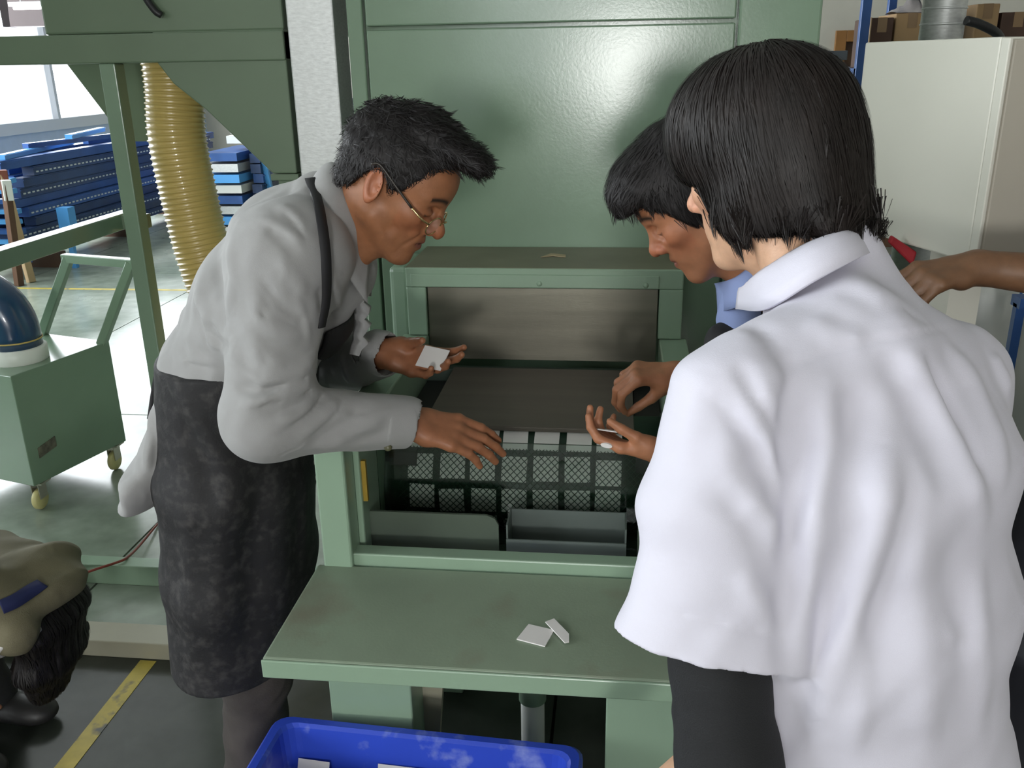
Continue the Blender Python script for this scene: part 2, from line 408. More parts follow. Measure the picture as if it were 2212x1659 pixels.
MB().box(-.446, .0985, BY0 + .006, BY0 + .009, .871, 1.049).build('steel_flap', M_STEEL, mc, .001)
for q in ((1165, 613), (1395, 617)):
    p = at(*q, y=BY0 - .004)
    MB().lathe([(0, .003), (.005, .003), (.0065, 0)], p, (0, -1, 0), 14).build('rivet', M_GREEN_LIT, mc)
MB().box(-.552, -.503, 2.12, 2.3, .60, 1.085).build('side_column', M_GREEN_LIT, mc, .012, 3)

# ---------------------------------------------------------------- chips (white squares) on the drum, in hands, on the worktop, in the crate
TS = .0495
def chip_mesh(name, w=TS, h=TS, t=.0018, curve=0.0, notch=False, pts=None):
    mb = MB()
    if pts is None: pts = [(-w / 2, -h / 2), (w / 2, -h / 2), (w / 2, h / 2), (-w / 2, h / 2)]
    if curve:
        n = 6; v = []
        for k in range(n + 1):
            a = (k / n - .5) * h / curve
            for r in (curve, curve + t):
                for x in (-w / 2, w / 2): v.append((x, r * math.sin(a), r * math.cos(a) - curve))
        f = []
        for k in range(n):
            i = 4 * k; f += [(i, i + 1, i + 5, i + 4), (i + 2, i + 6, i + 7, i + 3), (i, i + 4, i + 6, i + 2), (i + 1, i + 3, i + 7, i + 5)]
        f += [(0, 2, 3, 1), (4 * n, 4 * n + 1, 4 * n + 3, 4 * n + 2)]
        mb.add(v, f, False)
    else:
        mb.prism([(x, y, 0) for x, y in pts], (0, 0, t))
    return mb.mesh(name)
cm = chip_mesh('chip', curve=DR)
cm.materials.append(M_TILE)
ORD = ['first', 'second', 'third', 'fourth', 'fifth', 'sixth', 'last']
rows = [('row touching the brown feed plate', 57.5), ('middle row on the green drum', 29), ('lower row on the green drum', 1), ('bottom row under the green drum', -27)]
cx = [(at(910 + 67.2 * k, 1005, y=1.6)[0]) for k in range(7)]
jit = random.Random(3)
for ri, (rn, th) in enumerate(rows):
    for k in range(7):
        o = bpy.data.objects.new('white_chip', cm); COL.objects.link(o)
        th_ = math.radians(th + (jit.uniform(-2.2, 2.2) if ri else 0)); x = cx[k] + jit.uniform(-.0025, .0025)
        p = drum_pt(x, th_, DR + .0012)
        e_t = Vector((0, math.sin(th_), math.cos(th_))); e_n = Vector((0, -math.cos(th_), math.sin(th_)))
        tw = Matrix.Rotation(math.radians(jit.uniform(-2, 2)), 3, e_n)
        ex = tw @ Vector((1, 0, 0)); ey = tw @ e_t
        Mx = Matrix.Identity(4)
        for i in range(3): Mx[i][0] = ex[i]; Mx[i][1] = ey[i]; Mx[i][2] = e_n[i]; Mx[i][3] = p[i]
        o.matrix_world = Mx
        tag(o, 'white chip, %s from left in the %s' % (ORD[k], rn), 'chip', 'white chips laid on the drum')
fm = chip_mesh('flat_chip'); fm.materials.append(M_TILE)
def flat_chip(name, me, P, ex, ey, label, group=None):
    o = bpy.data.objects.new(name, me); COL.objects.link(o)
    ex = Vector(ex).normalized(); ez = ex.cross(Vector(ey)).normalized(); ey = ez.cross(ex)
    Mx = Matrix.Identity(4)
    for i in range(3): Mx[i][0] = ex[i]; Mx[i][1] = ey[i]; Mx[i][2] = ez[i]; Mx[i][3] = P[i]
    o.matrix_world = Mx
    return tag(o, label, 'chip', group)
c1 = [at(q[0], q[1], z=.7005) for q in ((1116, 1382), (1177, 1398), (1197, 1363), (1142, 1350))]
me = MB().prism(c1, (0, 0, .002)).mesh('worktop_chip'); me.materials.append(M_TILE)
o = bpy.data.objects.new('white_chip', me); COL.objects.link(o)
tag(o, 'four-cornered white chip lying on the green worktop beside a sliver', 'chip')
c2 = [at(q[0], q[1], z=.703) for q in ((1178, 1345), (1220, 1390), (1229, 1388), (1229, 1371), (1197, 1338))]
me = MB().prism(c2, (0, 0, .002)).mesh('worktop_sliver'); me.materials.append(M_TILE)
o = bpy.data.objects.new('chip_sliver', me); COL.objects.link(o)
tag(o, 'narrow pointed white sliver resting on the corner of a chip on the worktop', 'chip')
c3 = [at(q[0], q[1], z=BZ1 + .001) for q in ((1168, 556), (1190, 548), (1222, 551), (1222, 556), (1195, 553))]
me = MB().prism(c3, (0, 0, .0012)).mesh('tan_peel'); me.materials.append(mat('tan_peel', (.42, .33, .2), .6))
o = bpy.data.objects.new('tan_peel', me); COL.objects.link(o)
tag(o, 'thin tan peel lying on top of the inlet hood', 'peel')

# ---------------------------------------------------------------- blue crate with sheets in it
ct = empty('crate', (-.36, 1.2, 0), 'bright blue plastic crate standing under the worktop edge', 'crate')
CW, CD, CH = .60, .42, .36
ca = math.radians(-3.0); cB = at(600, 1540, z=CH); cux = np.array([math.cos(ca), math.sin(ca), 0]); cuy = np.array([math.sin(ca), -math.cos(ca), 0])
def cp(u, v, z): p = cB + cux * u + cuy * v; return np.array([p[0], p[1], z])
def crate():
    def ring(i, z, rad=.03, n=5):
        pts = []
        for cxx, cyy, a0 in ((CW - i - rad, CD - i - rad, 0), (i + rad, CD - i - rad, 90), (i + rad, i + rad, 180), (CW - i - rad, i + rad, 270)):
            for k in range(n):
                a = math.radians(a0 + 90 * k / (n - 1)); pts.append(cp(cxx + rad * math.cos(a), cyy + rad * math.sin(a), z))
        return pts
    prof = [(.045, 0), (.02, CH - .03), (.006, CH - .03), (.0, CH - .024), (.0, CH - .006), (.006, CH), (.02, CH), (.026, CH - .006), (.05, .02)]
    v = []; rings = [ring(i, z) for i, z in prof]; m = len(rings[0])
    for r in rings: v += r
    f = [(a * m + k, (a + 1) * m + k, (a + 1) * m + (k + 1) % m, a * m + (k + 1) % m) for a in range(len(rings) - 1) for k in range(m)]
    f += [tuple(range(m)), tuple(range((len(rings) - 1) * m, len(rings) * m))[::-1]]
    return MB().add(v, f)
crate().build('crate_body', M_CRATE, ct)
for s, (u0, u1, v0, v1, nm, lb) in enumerate(((.21, .42, .034, .20, 'white_sheet', 'wide white sheet leaning in the middle of the blue crate'), (.05, .115, .036, .2, 'white_sheet', 'narrow white sheet leaning near the left side of the blue crate'))):
    for k in range(1):
        z = .292 - .006 * s
        q = [cp(u0, v0, z), cp(u1, v0 + .004, z + .002), cp(u1 + .01, v1, .024), cp(u0 + .012, v1, .024)]
        me = MB().prism(q, (0, 0, .003)).mesh('white_sheet'); me.materials.append(M_TILE)
        o = bpy.data.objects.new(nm, me); COL.objects.link(o); tag(o, lb, 'sheet')
# ---------------------------------------------------------------- tall green housing behind the machine
hd = empty('machine_housing', (-.1, 2.8, 0), 'tall mint green sheet metal housing behind the roller machine', 'housing')
HY = 2.322
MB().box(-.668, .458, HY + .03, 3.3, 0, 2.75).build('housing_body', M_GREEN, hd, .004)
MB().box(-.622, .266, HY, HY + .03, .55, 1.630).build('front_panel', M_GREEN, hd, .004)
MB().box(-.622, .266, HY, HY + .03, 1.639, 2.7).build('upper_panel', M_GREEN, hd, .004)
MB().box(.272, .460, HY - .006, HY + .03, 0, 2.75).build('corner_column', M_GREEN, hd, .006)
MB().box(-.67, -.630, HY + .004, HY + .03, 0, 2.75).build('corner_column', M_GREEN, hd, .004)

# rectangular galvanised duct
gd = empty('galvanised_duct', (-.775, 2.43, 0), 'upright rectangular galvanised duct between the green housing and dust collector', 'duct')
MB().box(-.838, -.716, 2.369, 2.49, 0, 3.1).build('duct_shell', M_GALV, gd, .004)
MB().box(-.85, -.704, 2.36, 2.5, 2.2, 2.23).build('duct_flange', M_GALV, gd, .002)
MB().box(-.85, -.704, 2.36, 2.5, 0, .02).build('duct_flange', M_GALV, gd, .002)

# ---------------------------------------------------------------- dust collector frame on the left
dc = empty('dust_collector', (-1.3, 2.5, 0), 'green dust collector with sloping hopper on a square tube frame', 'dust collector')
MB().box(-1.502, -.853, 2.385, 3.1, 1.6375, 2.75).build('collector_body', M_GREEN_SHADED, dc, .006)
MB().box(-2.6, -.853, 2.375, 2.44, 1.565, 1.637).build('top_beam', M_GREEN_SHADED, dc, .004)
MB().prism([(-1.205, 2.38, 1.64), (-1.203, 2.38, 1.566), (-1.165, 2.38, 1.512), (-1.085, 2.38, 1.446), (-.92, 2.38, 1.28), (-.853, 2.38, 1.28), (-.853, 2.38, 1.64)], (0, .5, 0)).build('hopper', M_GREEN_SHADED, dc, .004)
MB().box(-.925, -.848, 2.376, 2.7, 1.262, 1.279).build('hopper_flange', M_GREEN_SHADED, dc, .002)
MB().box(-.91, -.853, 2.39, 2.66, .9, 1.262).build('hopper_outlet', M_GREEN_SHADED, dc, .002)
MB().hexa([(-1.51, 2.72, 1.34), (-1.40, 2.72, 1.34), (-1.40, 2.78, 1.34), (-1.51, 2.78, 1.34)], [(-1.69, 2.70, 1.63), (-1.28, 2.70, 1.63), (-1.28, 3.0, 1.63), (-1.69, 3.0, 1.63)]).build('small_hopper', M_GREEN_SHADED, dc, .002)
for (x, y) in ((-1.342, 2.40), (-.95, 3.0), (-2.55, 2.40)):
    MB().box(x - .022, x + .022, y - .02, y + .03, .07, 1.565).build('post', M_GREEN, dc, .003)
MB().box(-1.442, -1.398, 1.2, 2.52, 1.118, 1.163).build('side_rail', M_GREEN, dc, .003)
MB().box(-1.45, -1.33, 2.43, 2.47, 1.12, 1.16).build('rail_bracket', M_GREEN_SHADED, dc, .003)
MB().box(-2.6, -.9, 2.34, 2.395, 0, .07).build('base_rail', M_GREEN_LIT, dc, .003)
MB().tube(bez([(-1.215, 2.37, 1.78), (-1.205, 2.365, 1.73), (-1.18, 2.362, 1.69), (-1.165, 2.366, 1.678)], 6), .0085, 10).build('black_cable', M_BLACK, dc)
tag(MB().box(-2.15, -1.0, 1.982, 2.072, 0, .052).build('cable_tray', M_BEIGE, None, .003), 'low beige steel channel lying on the floor by the apron', 'floor channel')
M_REDCORD = mat('red_cord', (.22, .04, .025), .5)
cc = [at(150, 1250, z=.075), at(200, 1232, z=.078), at(255, 1214, z=.078), at(275, 1204, z=.072), at(300, 1180, z=.03), at(340, 1132, z=.006)]
tag(MB().tube(bez(cc, 6), .0042, 8).build('extension_lead', M_REDCORD), 'thin red lead crossing the green base rail on the floor', 'lead')

# yellow ribbed hose
hs = empty('ribbed_hose', (-1.28, 2.6, 0), 'translucent yellow ribbed suction hose hanging under the dust collector', 'hose')
path = bez([(-1.262, 2.585, 1.64), (-1.262, 2.58, 1.5), (-1.268, 2.57, 1.36), (-1.252, 2.565, 1.18), (-1.225, 2.56, 1.0), (-1.18, 2.56, .83), (-1.12, 2.58, .68), (-1.0, 2.62, .54), (-.86, 2.66, .46)], 60)
seg = [0.0]
for a, b in zip(path[:-1], path[1:]): seg.append(seg[-1] + np.linalg.norm(b - a))
rad = [.077 + .0042 * (.5 + .5 * math.cos(2 * math.pi * s / .0158)) ** 1.0 for s in seg]
# resample densely enough that every rib is round
S = np.linspace(0, seg[-1], int(seg[-1] / .0158 * 8)); Pp = np.stack([np.interp(S, seg, [p[i] for p in path]) for i in range(3)], 1)
MB().tube(list(Pp), [.079 + .0045 * max(0, math.cos(2 * math.pi * s / .0158)) for s in S], 40).build('hose_wall', M_HOSE, hs)
MB().tube([(-1.262, 2.585, 1.60), (-1.262, 2.585, 1.645)], .088, 32).build('hose_clamp', M_GALV, hs)
# ---------------------------------------------------------------- green trolley with casters
tr_ = empty('trolley', (-2.3, 3.0, 0), 'green sheet metal trolley on yellow casters with a tube handle', 'trolley')
nb = np.array([-2.107, 2.781]); fb = np.array([-1.986, 3.218]); dv = (fb - nb); Lr = np.linalg.norm(dv); dv = dv / Lr; sv = np.array([-dv[1], dv[0]])  # sv points left
def tp(u, v, z): p = nb + dv * u + sv * v; return np.array([p[0], p[1], z])
TWd = .52
def tbox(u0, u1, v0, v1, z0, z1): return MB().hexa([tp(u0, v0, z0), tp(u1, v0, z0), tp(u1, v1, z0), tp(u0, v1, z0)], [tp(u0, v0, z1), tp(u1, v0, z1), tp(u1, v1, z1), tp(u0, v1, z1)])
tbox(0, Lr, 0, TWd, .11, .538).build('trolley_body', M_GREEN, tr_, .003)
hw = .028
for v in (.02, .34):
    MB().bar(tp(Lr - .02, v, .53), tp(Lr + .01, v, .53) + np.array([.155, .0, .32]), .034, .034, (0, 1, 0)).build('handle_upright', M_GREEN, tr_, .003)
MB().bar(tp(Lr + .01, .0, .53) + np.array([.16, 0, .318]), tp(Lr + .01, .36, .53) + np.array([.15, 0, .318]), .034, .034).build('handle_bar', M_GREEN, tr_, .003)
for u, v in ((.045, .03), (Lr - .04, .03), (.045, TWd - .04), (Lr - .04, TWd - .04)):
    p = tp(u, v, 0)
    cs = MB().box(p[0] - .03, p[0] + .03, p[1] - .03, p[1] + .03, .103, .11); cs.box(p[0] - .016, p[0] - .013, p[1] - .03, p[1] + .015, .045, .104); cs.box(p[0] + .013, p[0] + .016, p[1] - .03, p[1] + .015, .045, .104)
    c_ = cs.build('caster', M_BOLT, tr_)
    MB().lathe([(0, -.011), (.036, -.011), (.04, -.007), (.04, .007), (.036, .011), (0, .011)], (p[0], p[1] - .012, .041), (1, 0, 0), 24).build('wheel', M_CASTER, c_)
q = tp(.05, -.002, .2)
MB().hexa([tp(.045, -.003, .205), tp(.125, -.003, .222), tp(.125, 0, .222), tp(.045, 0, .205)], [tp(.045, -.003, .245), tp(.125, -.003, .262), tp(.125, 0, .262), tp(.045, 0, .245)]).build('rating_plate', mat('worn_plate', (.13, .12, .09), .5, .3, var=.5, vscale=40), tr_)
cl = tp(.16, .14, .538)
MB().lathe([(.098, 0), (.1, .004), (.1, .05), (.094, .055), (.0, .055)], cl, (0, 0, 1), 36).build('white_collar', M_WHITEP, tr_)
bh = empty('blue_elbow', (cl[0], cl[1], .59), 'dark blue glossy pipe elbow standing on the trolley collar', 'pipe')
R0 = .16
arc = [cl + np.array([-R0 + R0 * math.cos(a), 0, .054 + .05 + R0 * math.sin(a)]) for a in np.linspace(0, math.pi / 2, 12)]
MB().tube([cl + np.array([0, 0, .054])] + arc + [arc[-1] + np.array([-.25, 0, 0])], .088, 36).build('elbow_pipe', M_BLUEHOSE, bh)
MB().lathe([(.089, 0), (.0915, .001), (.0915, .005), (.089, .006)], cl + np.array([0, 0, .078]), (0, 0, 1), 36).build('gold_band', mat('gold_band', (.55, .4, .12), .4), bh)

# ---------------------------------------------------------------- stacked blue rack beams along the left wall
rr = random.Random(11)
grp = 'blue rack beams stacked along the windows'
k = 0
POSN = ['near', 'middle', 'far']
rack_specs = []
for row in range(2):
    for lv in range(10):
        rack_specs.append((row, lv))
beam_me = {}; slot_me = {}
def beam_mesh(L, h, w, m):
    key = (round(L, 2), round(h, 3), m.name)
    if key not in beam_me:
        mb = MB(); t = .004
        mb.box(-w / 2, w / 2, 0, L, 0, h)
        mb.box(w / 2, w / 2 + .008, 0, L, h * .72, h * .86)   # rolled step along the face
        me = mb.mesh('rack_beam'); me.materials.append(m); beam_me[key] = me
    return beam_me[key]
LV = ['lowest', 'second', 'third', 'fourth', 'fifth', 'sixth', 'seventh', 'eighth', 'ninth', 'topmost']
for row, lv in rack_specs:
    h = .072; z = .13 + lv * .077; x = -4.78 - row * .24 + rr.uniform(-.045, .045); y0 = 6.75 + rr.uniform(-.25, .3) + row * .1
    L = 3.3 + rr.choice((0, .25, .5)); m = [M_NAVY, M_NAVY2, M_NAVY2, M_NAVY2][rr.randrange(4)]
    o = bpy.data.objects.new('rack_beam', beam_mesh(L, h, .1, m)); COL.objects.link(o)
    o.location = (x, y0, z); o.rotation_euler = (0, 0, math.radians(rr.uniform(-1.4, 1.4)))
    tag(o, 'dark blue rack beam, %s in the %s of the two stacks by the windows' % (LV[lv], ('nearer', 'farther')[row]), 'beam', grp)
    if lv % 2 == 0 and row == 0:    # pale slotted strip along the face
        key = round(L, 2)
        if key not in slot_me:
            sm = MB()
            for kk in range(int(L / .06)): sm.box(.0505, .0535, .03 + kk * .06, .062 + kk * .06, .022, .034)
            slot_me[key] = sm.mesh('slot_row'); slot_me[key].materials.append(M_WHITEP)
        c = bpy.data.objects.new('slot_row', slot_me[key]); COL.objects.link(c); c.parent = o
for i in range(6):
    z = .897; y0 = [6.75, 7.3, 7.7, 8.2, 8.6, 9.0][i]; L = [1.5, 1.1, 1.0, 1.4, 1.2, .9][i]
    a = [12, -9, 14, -7, 10, -12][i]; x = [-4.8, -4.95, -4.8, -4.95, -4.82, -4.9][i]
    mm = M_SKYB if i % 2 == 0 else M_NAVY
    o = bpy.data.objects.new('cross_brace', beam_mesh(L, .04, .06, mm)); COL.objects.link(o)
    o.location = (x, y0, z + .041 * (i % 3)); o.rotation_euler = (0, 0, math.radians(a))
    tag(o, '%s blue cross brace, %s of six lying slanted on the beam stack' % ('bright' if i % 2 == 0 else 'dark', ['nearest', 'second', 'third', 'fourth', 'fifth', 'farthest'][i]), 'brace', 'braces on top of the stack')
# bearers under the stacks
for i, y in enumerate((7.0, 8.4, 9.8)):
    tag(MB().box(-5.2, -4.6, y - .05, y + .05, 0, .125).build('timber_bearer', M_BROWN), 'brown timber bearer under the %s end of the blue beam stacks' % (['near', 'middle', 'far'][i]) if i != 1 else 'brown timber bearer under the middle of the blue beam stacks', 'timber', 'bearers')
# short uprights and frame ends at the near end of the stack
ends = [(-4.82, 6.34, .0, .92, M_BROWN, 'dark brown'), (-4.62, 6.42, .0, .84, M_WOOD, 'pale'), (-4.98, 6.3, .0, .8, M_RUST, 'red-brown'), (-5.08, 6.2, .0, .9, M_WOOD, 'tall pale'), (-4.52, 6.30, .0, .78, M_BROWN, 'short dark brown')]
for i, (x, y, z0, z1, m, nm) in enumerate(ends):
    dx = [.02, -.1, .1, .04, .02][i]
    t = empty('timber_prop', (x, y, 0), '%s timber prop leaning at the near end of the blue beam stack' % nm, 'timber')
    MB().bar((x - dx, y, z0), (x, y + .05, z1), .055, .05).build('prop', m, t, .004)
    MB().bar((x - .0005, y + .05, z1 - .14), (x + .004, y + .054, z1 + .01), .07, .064).build('prop_cap', M_WHITEP if i % 2 == 0 else M_RUST, t, .004)
for i in range(9):
    z = .12 + i * .078
    o = tag(MB().box(-5.05 + rr.uniform(-.04, .04), -4.6, 6.52, 6.6 - rr.uniform(0, .03), z, z + .035).build('rack_rung', M_SKYB if i % 3 else M_NAVY), '%s blue rung counted from the floor at the near rack end' % (LV[i]), 'rung', 'rungs of the near rack end')
o = tag(MB().box(-4.52, -4.42, 6.9, 7.0, .30, .50).box(-4.49, -4.45, 6.93, 6.97, 0, .27).build('blue_connector', M_SKYB), 'small bright blue connector block beside the beam stack', 'connector')
MB().box(-4.53, -4.40, 6.89, 7.01, .27, .30).build('connector_lip', M_SKYB, o)
# stacked frame ends farther along, seen past the hose
for i in range(8):
    z = .02 + i * .1
    tag(MB().box(-3.9, -3.55, 8.35 + rr.uniform(-.03, .03), 9.2, z, z + .075).box(-3.93, -3.9, 8.33, 9.2, z + .01, z + .06).build('steel_panel', [M_WHITEP, M_SKYB, M_GALV, M_NAVY][i % 4]), '%s sheet in the short stack of white and blue panels beyond the yellow hose' % (LV[i] if i < 7 else 'topmost'), 'panel', 'short panel stack')
for i in range(12):
    z = .02 + i * .095
    tag(MB().box(-3.5, -3.4, 8.5 + rr.uniform(-.05, .05), 12.0, z, z + .085).box(-3.4, -3.39, 8.55, 12.0, z + .06, z + .075).build('long_beam', [M_NAVY2, M_NAVY2, M_NAVY][i % 3]), '%s long navy beam in the tall stack beyond the dust collector' % (['lowest', 'second', 'third', 'fourth', 'fifth', 'sixth', 'seventh', 'eighth', 'ninth', 'tenth', 'eleventh', 'topmost'][i]), 'beam', 'tall navy stack')
tag(MB().bar((-3.38, 8.75, .02), (-3.38, 8.45, 1.08), .05, .04).build('leaning_strip', M_SKYB), 'bright blue strip leaning on the tall navy stack', 'strip')
for i in range(3):
    tag(MB().box(-3.75 + .05 * i, -3.5 + .05 * i, 8.6, 8.95, .86 + .09 * i, .93 + .09 * i).build('white_bundle', M_WHITEP), '%s white wrapped bundle on the short panel stack' % ['lowest', 'middle', 'topmost'][i], 'bundle', 'white bundles')

# ---------------------------------------------------------------- right side: control cabinet, shelf, duct, door
def cab_corner(p0, p1, y):
    a = at(*p0, y=y); b = at(*p1, y=y); return a, b
nA, nB = cab_corner((2155, 70), (2100, 560), 1.84)
fA, fB = cab_corner((1842, 100), (1850, 495), 2.25)
nx, fx = (nA[0] + nB[0]) / 2, (fA[0] + fB[0]) / 2
zt, zb = (nA[2] + fA[2]) / 2, (nB[2] + fB[2]) / 2
cn = empty('control_cabinet', (nx + .2, 2.1, 0), 'cream steel control cabinet on a pole at the right', 'cabinet')
N0 = np.array([nx, 1.84]); F0 = np.array([fx, 2.25]); dd = (F0 - N0); LL = np.linalg.norm(dd); dd = dd / LL; nn = np.array([dd[1], -dd[0]])  # nn points to the right
def kp(u, v, z): p = N0 + dd * u + nn * v; return np.array([p[0], p[1], z])
def kbox(u0, u1, v0, v1, z0, z1): return MB().hexa([kp(u0, v0, z0), kp(u1, v0, z0), kp(u1, v1, z0), kp(u0, v1, z0)], [kp(u0, v0, z1), kp(u1, v0, z1), kp(u1, v1, z1), kp(u0, v1, z1)])
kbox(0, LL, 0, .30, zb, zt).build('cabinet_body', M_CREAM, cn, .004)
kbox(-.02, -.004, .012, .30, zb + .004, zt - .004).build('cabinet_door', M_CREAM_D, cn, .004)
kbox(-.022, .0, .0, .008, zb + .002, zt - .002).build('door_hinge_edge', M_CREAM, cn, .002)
kbox(LL / 2 - .04, LL / 2 + .04, .11, .19, 0, zb).build('cabinet_pole', M_CREAM, cn)
kbox(LL / 2 - .15, LL / 2 + .15, .02, .28, 0, .012).build('pole_foot', M_CREAM, cn)
# round duct
rd = empty('round_duct', (.845, 2.75, 0), 'round galvanised spiral duct rising behind the control cabinet', 'duct')
RX, RY = .865, 2.75
MB().tube([(RX, RY, 0), (RX, RY, ZC)], .056, 32).build('duct_pipe', M_GALV, rd)
for i in range(14):
    z = .3 + i * .285 if i not in (4, 5) else (1.628, 1.668)[i - 4]
    MB().lathe([(.056, -.003), (.0585, -.001), (.0585, .001), (.056, .003)], (RX, RY, z), (0, 0, 1), 32).build('duct_seam', M_GALV, rd)
tag(MB().tube(bez([(RX + .04, RY - .06, 1.635), (RX + .08, RY - .05, 1.625), (RX + .14, RY - .02, 1.60), (RX + .2, RY + .1, 1.57)], 6), .012, 10).build('black_strap', M_BLACK), 'short black cable hanging beside the round duct', 'cable')
# shelf rack with boxes
M_CARD = mat('cardboard', (.34, .22, .11), .8, var=.08, vscale=10)
M_CARD_D = mat('dark_brown_box', (.07, .035, .022), .7, var=.2)
M_TAPE = mat('brown_tape', (.24, .15, .075), .5)
M_WRAP = mat('plastic_wrap', (.55, .5, .47), .25, var=.1, bump=.5, bscale=30)
sh = empty('storage_rack', (2.2, 4.5, 0), 'blue steel storage rack behind the control cabinet', 'rack')
SY = 4.4
SX0 = at(1866, 60, y=SY)[0]
for (x, y) in ((SX0, SY), (SX0 + 1.9, SY), (SX0 + .32, SY + .8), (SX0 + 1.9, SY + .8)):
    MB().box(x - .02, x + .02, y - .02, y + .02, 0, 2.4).build('upright', M_NAVY, sh, .003)
for z in (.5, 1.5, 2.1):
    MB().box(SX0 - .02, SX0 + 1.92, SY - .01, SY + .81, z - .06, z).build('shelf', M_NAVY, sh)
def carton(px0, px1, py0, y, d, z0, m, nm, lb, z1=None):
    x0 = at(px0, py0, y=y)[0]; x1 = at(px1, py0, y=y)[0]; z1 = z1 or at((px0 + px1) / 2, py0, y=y)[2]
    t = empty(nm, ((x0 + x1) / 2, y + d / 2, z0), lb, 'box')
    MB().box(x0, x1, y, y + d, z0, z1).build('carton', m, t, .004)
    MB().box((x0 + x1) / 2 - .02, (x0 + x1) / 2 + .02, y - .001, y + d, z1 - .0005, z1 + .001).box((x0 + x1) / 2 - .02, (x0 + x1) / 2 + .02, y - .0015, y, z1 - .06, z1).build('tape', M_TAPE, t)
    return t
carton(1883, 1932, 38, SY + .02, .3, 1.5, M_CARD_D, 'dark_box', 'dark brown box on the rack beside the blue upright')
carton(1937, 2010, 28, SY + .03, .3, 1.5, M_CARD, 'cardboard_box', 'cardboard box under crumpled wrap on the rack left of the round duct')
carton(2112, 2162, 8, SY + .02, .3, 1.5, M_CARD, 'cardboard_box', 'cardboard box on the rack right of the round duct')
carton(2166, 2240, 26, SY + .02, .3, 1.5, M_CARD_D, 'dark_box', 'dark brown box at the right end of the rack')
tag(MB().box(at(1870, 60, y=SY + .01)[0] + .02, at(1882, 60, y=SY + .01)[0], SY + .01, SY + .05, 1.5, at(1875, 37, y=SY)[2]).build('timber_board', M_WOOD), 'pale timber board standing next to the blue upright on the rack', 'timber')
wr = MB(); px0 = at(1945, 20, y=SY)[0]; zz = at(1960, 28, y=SY)[2]
rw = random.Random(5); n = 10; vv = []
for i in range(n + 1):
    for j in range(5):
        vv.append((px0 + .17 * i / n, SY + .05 + .2 * j / 4, zz + .004 + (.05 + .06 * i / n) * math.sin(math.pi * j / 4) * (.4 + .6 * rw.random()) * math.sin(math.pi * min(1, (i + .6) / n))))
wr.add(vv, [(i * 5 + j, i * 5 + j + 1, (i + 1) * 5 + j + 1, (i + 1) * 5 + j) for i in range(n) for j in range(4)], True)
tag(wr.build('plastic_wrap', M_WRAP), 'crumpled pale plastic wrap on top of a cardboard box', 'wrap')
# partition wall with brown door on the right
PY = 8.0
PX0 = .2
dX0, dX1, dZ = at(1800, 120, y=PY)[0], at(1800, 120, y=PY)[0] + .98, at(1815, 66, y=PY)[2] + .35
dz_top = at(1815, 66, y=PY)[2]
wp = empty('wall_partition', kind='structure')
MB().box(PX0, dX0, PY, PY + .12, 0, ZC).build('wall_panel', M_WALL, wp)
MB().box(dX1, XR, PY, PY + .12, 0, ZC).build('wall_panel', M_WALL, wp)
MB().box(dX0, dX1, PY, PY + .12, dz_top, ZC).build('wall_panel', M_WALL, wp)
dr = empty('door_1', ((dX0 + dX1) / 2, PY, 0), kind='structure')
M_DOORF = mat('door_frame_timber', (.3, .14, .04), .45, var=.15, vscale=6)
fwid = .085
MB().box(dX0, dX0 + fwid, PY - .03, PY + .1, 0, dz_top).build('door_frame', M_DOORF, dr, .004)
MB().box(dX1 - fwid, dX1, PY - .03, PY + .1, 0, dz_top).build('door_frame', M_DOORF, dr, .004)
MB().box(dX0 + fwid, dX1 - fwid, PY - .03, PY + .1, dz_top - fwid, dz_top).build('door_frame', M_DOORF, dr, .004)
MB().box(dX0 + fwid, dX1 - fwid, PY + .03, PY + .07, 0, dz_top - fwid).build('door_leaf', M_BROWN, dr, .003)
gbx = at(1782, 110, y=5.5)
tag(MB().box(gbx[0] - .03, gbx[0] + .1, 5.5, 5.8, 0, gbx[2]).box(gbx[0] - .05, gbx[0] + .12, 5.48, 5.82, gbx[2] - .05, gbx[2]).build('grey_locker', mat('grey_enamel', (.12, .13, .13), .5), None, .004), 'narrow dark grey locker beside the brown door', 'locker')
# white drums and blue stand behind the right-hand shoulder
for i, q in enumerate(((2110, 690), (2270, 720))):
    p = at(*q, y=2.9)
    b = empty('white_drum', (p[0], p[1], 0), 'white plastic drum %s the blue stand leg' % ('farther left of' if i == 0 else 'close beside'), 'drum')
    MB().lathe([(0, 0), (.1, 0), (.105, .02), (.105, .3), (.11, .31), (.11, .34), (.105, .35), (.105, p[2] + .1), (.09, p[2] + .13), (0, p[2] + .13)], (p[0], p[1], 0), (0, 0, 1), 28).build('drum_body', M_WHITEP, b)
    MB().lathe([(0, 0), (.05, 0), (.05, .03), (0, .03)], (p[0], p[1], p[2] + .13), (0, 0, 1), 20).build('drum_cap', M_WHITEP, b)
p = at(2195, 700, y=2.6)
bs = empty('blue_stand', (p[0], 2.6, 0), 'thin dark blue steel stand behind the white shirt at the right edge', 'stand')
MB().box(p[0] - .012, p[0] + .012, 2.588, 2.612, 0, p[2] + .06).build('stand_leg', M_NAVY, bs)
MB().box(p[0] + .3, p[0] + .324, 2.588, 2.612, 0, p[2] + .06).build('stand_leg', M_NAVY, bs)
MB().box(p[0] - .012, p[0] + .33, 2.57, 2.63, p[2] + .05, p[2] + .08).build('stand_top', M_NAVY, bs)

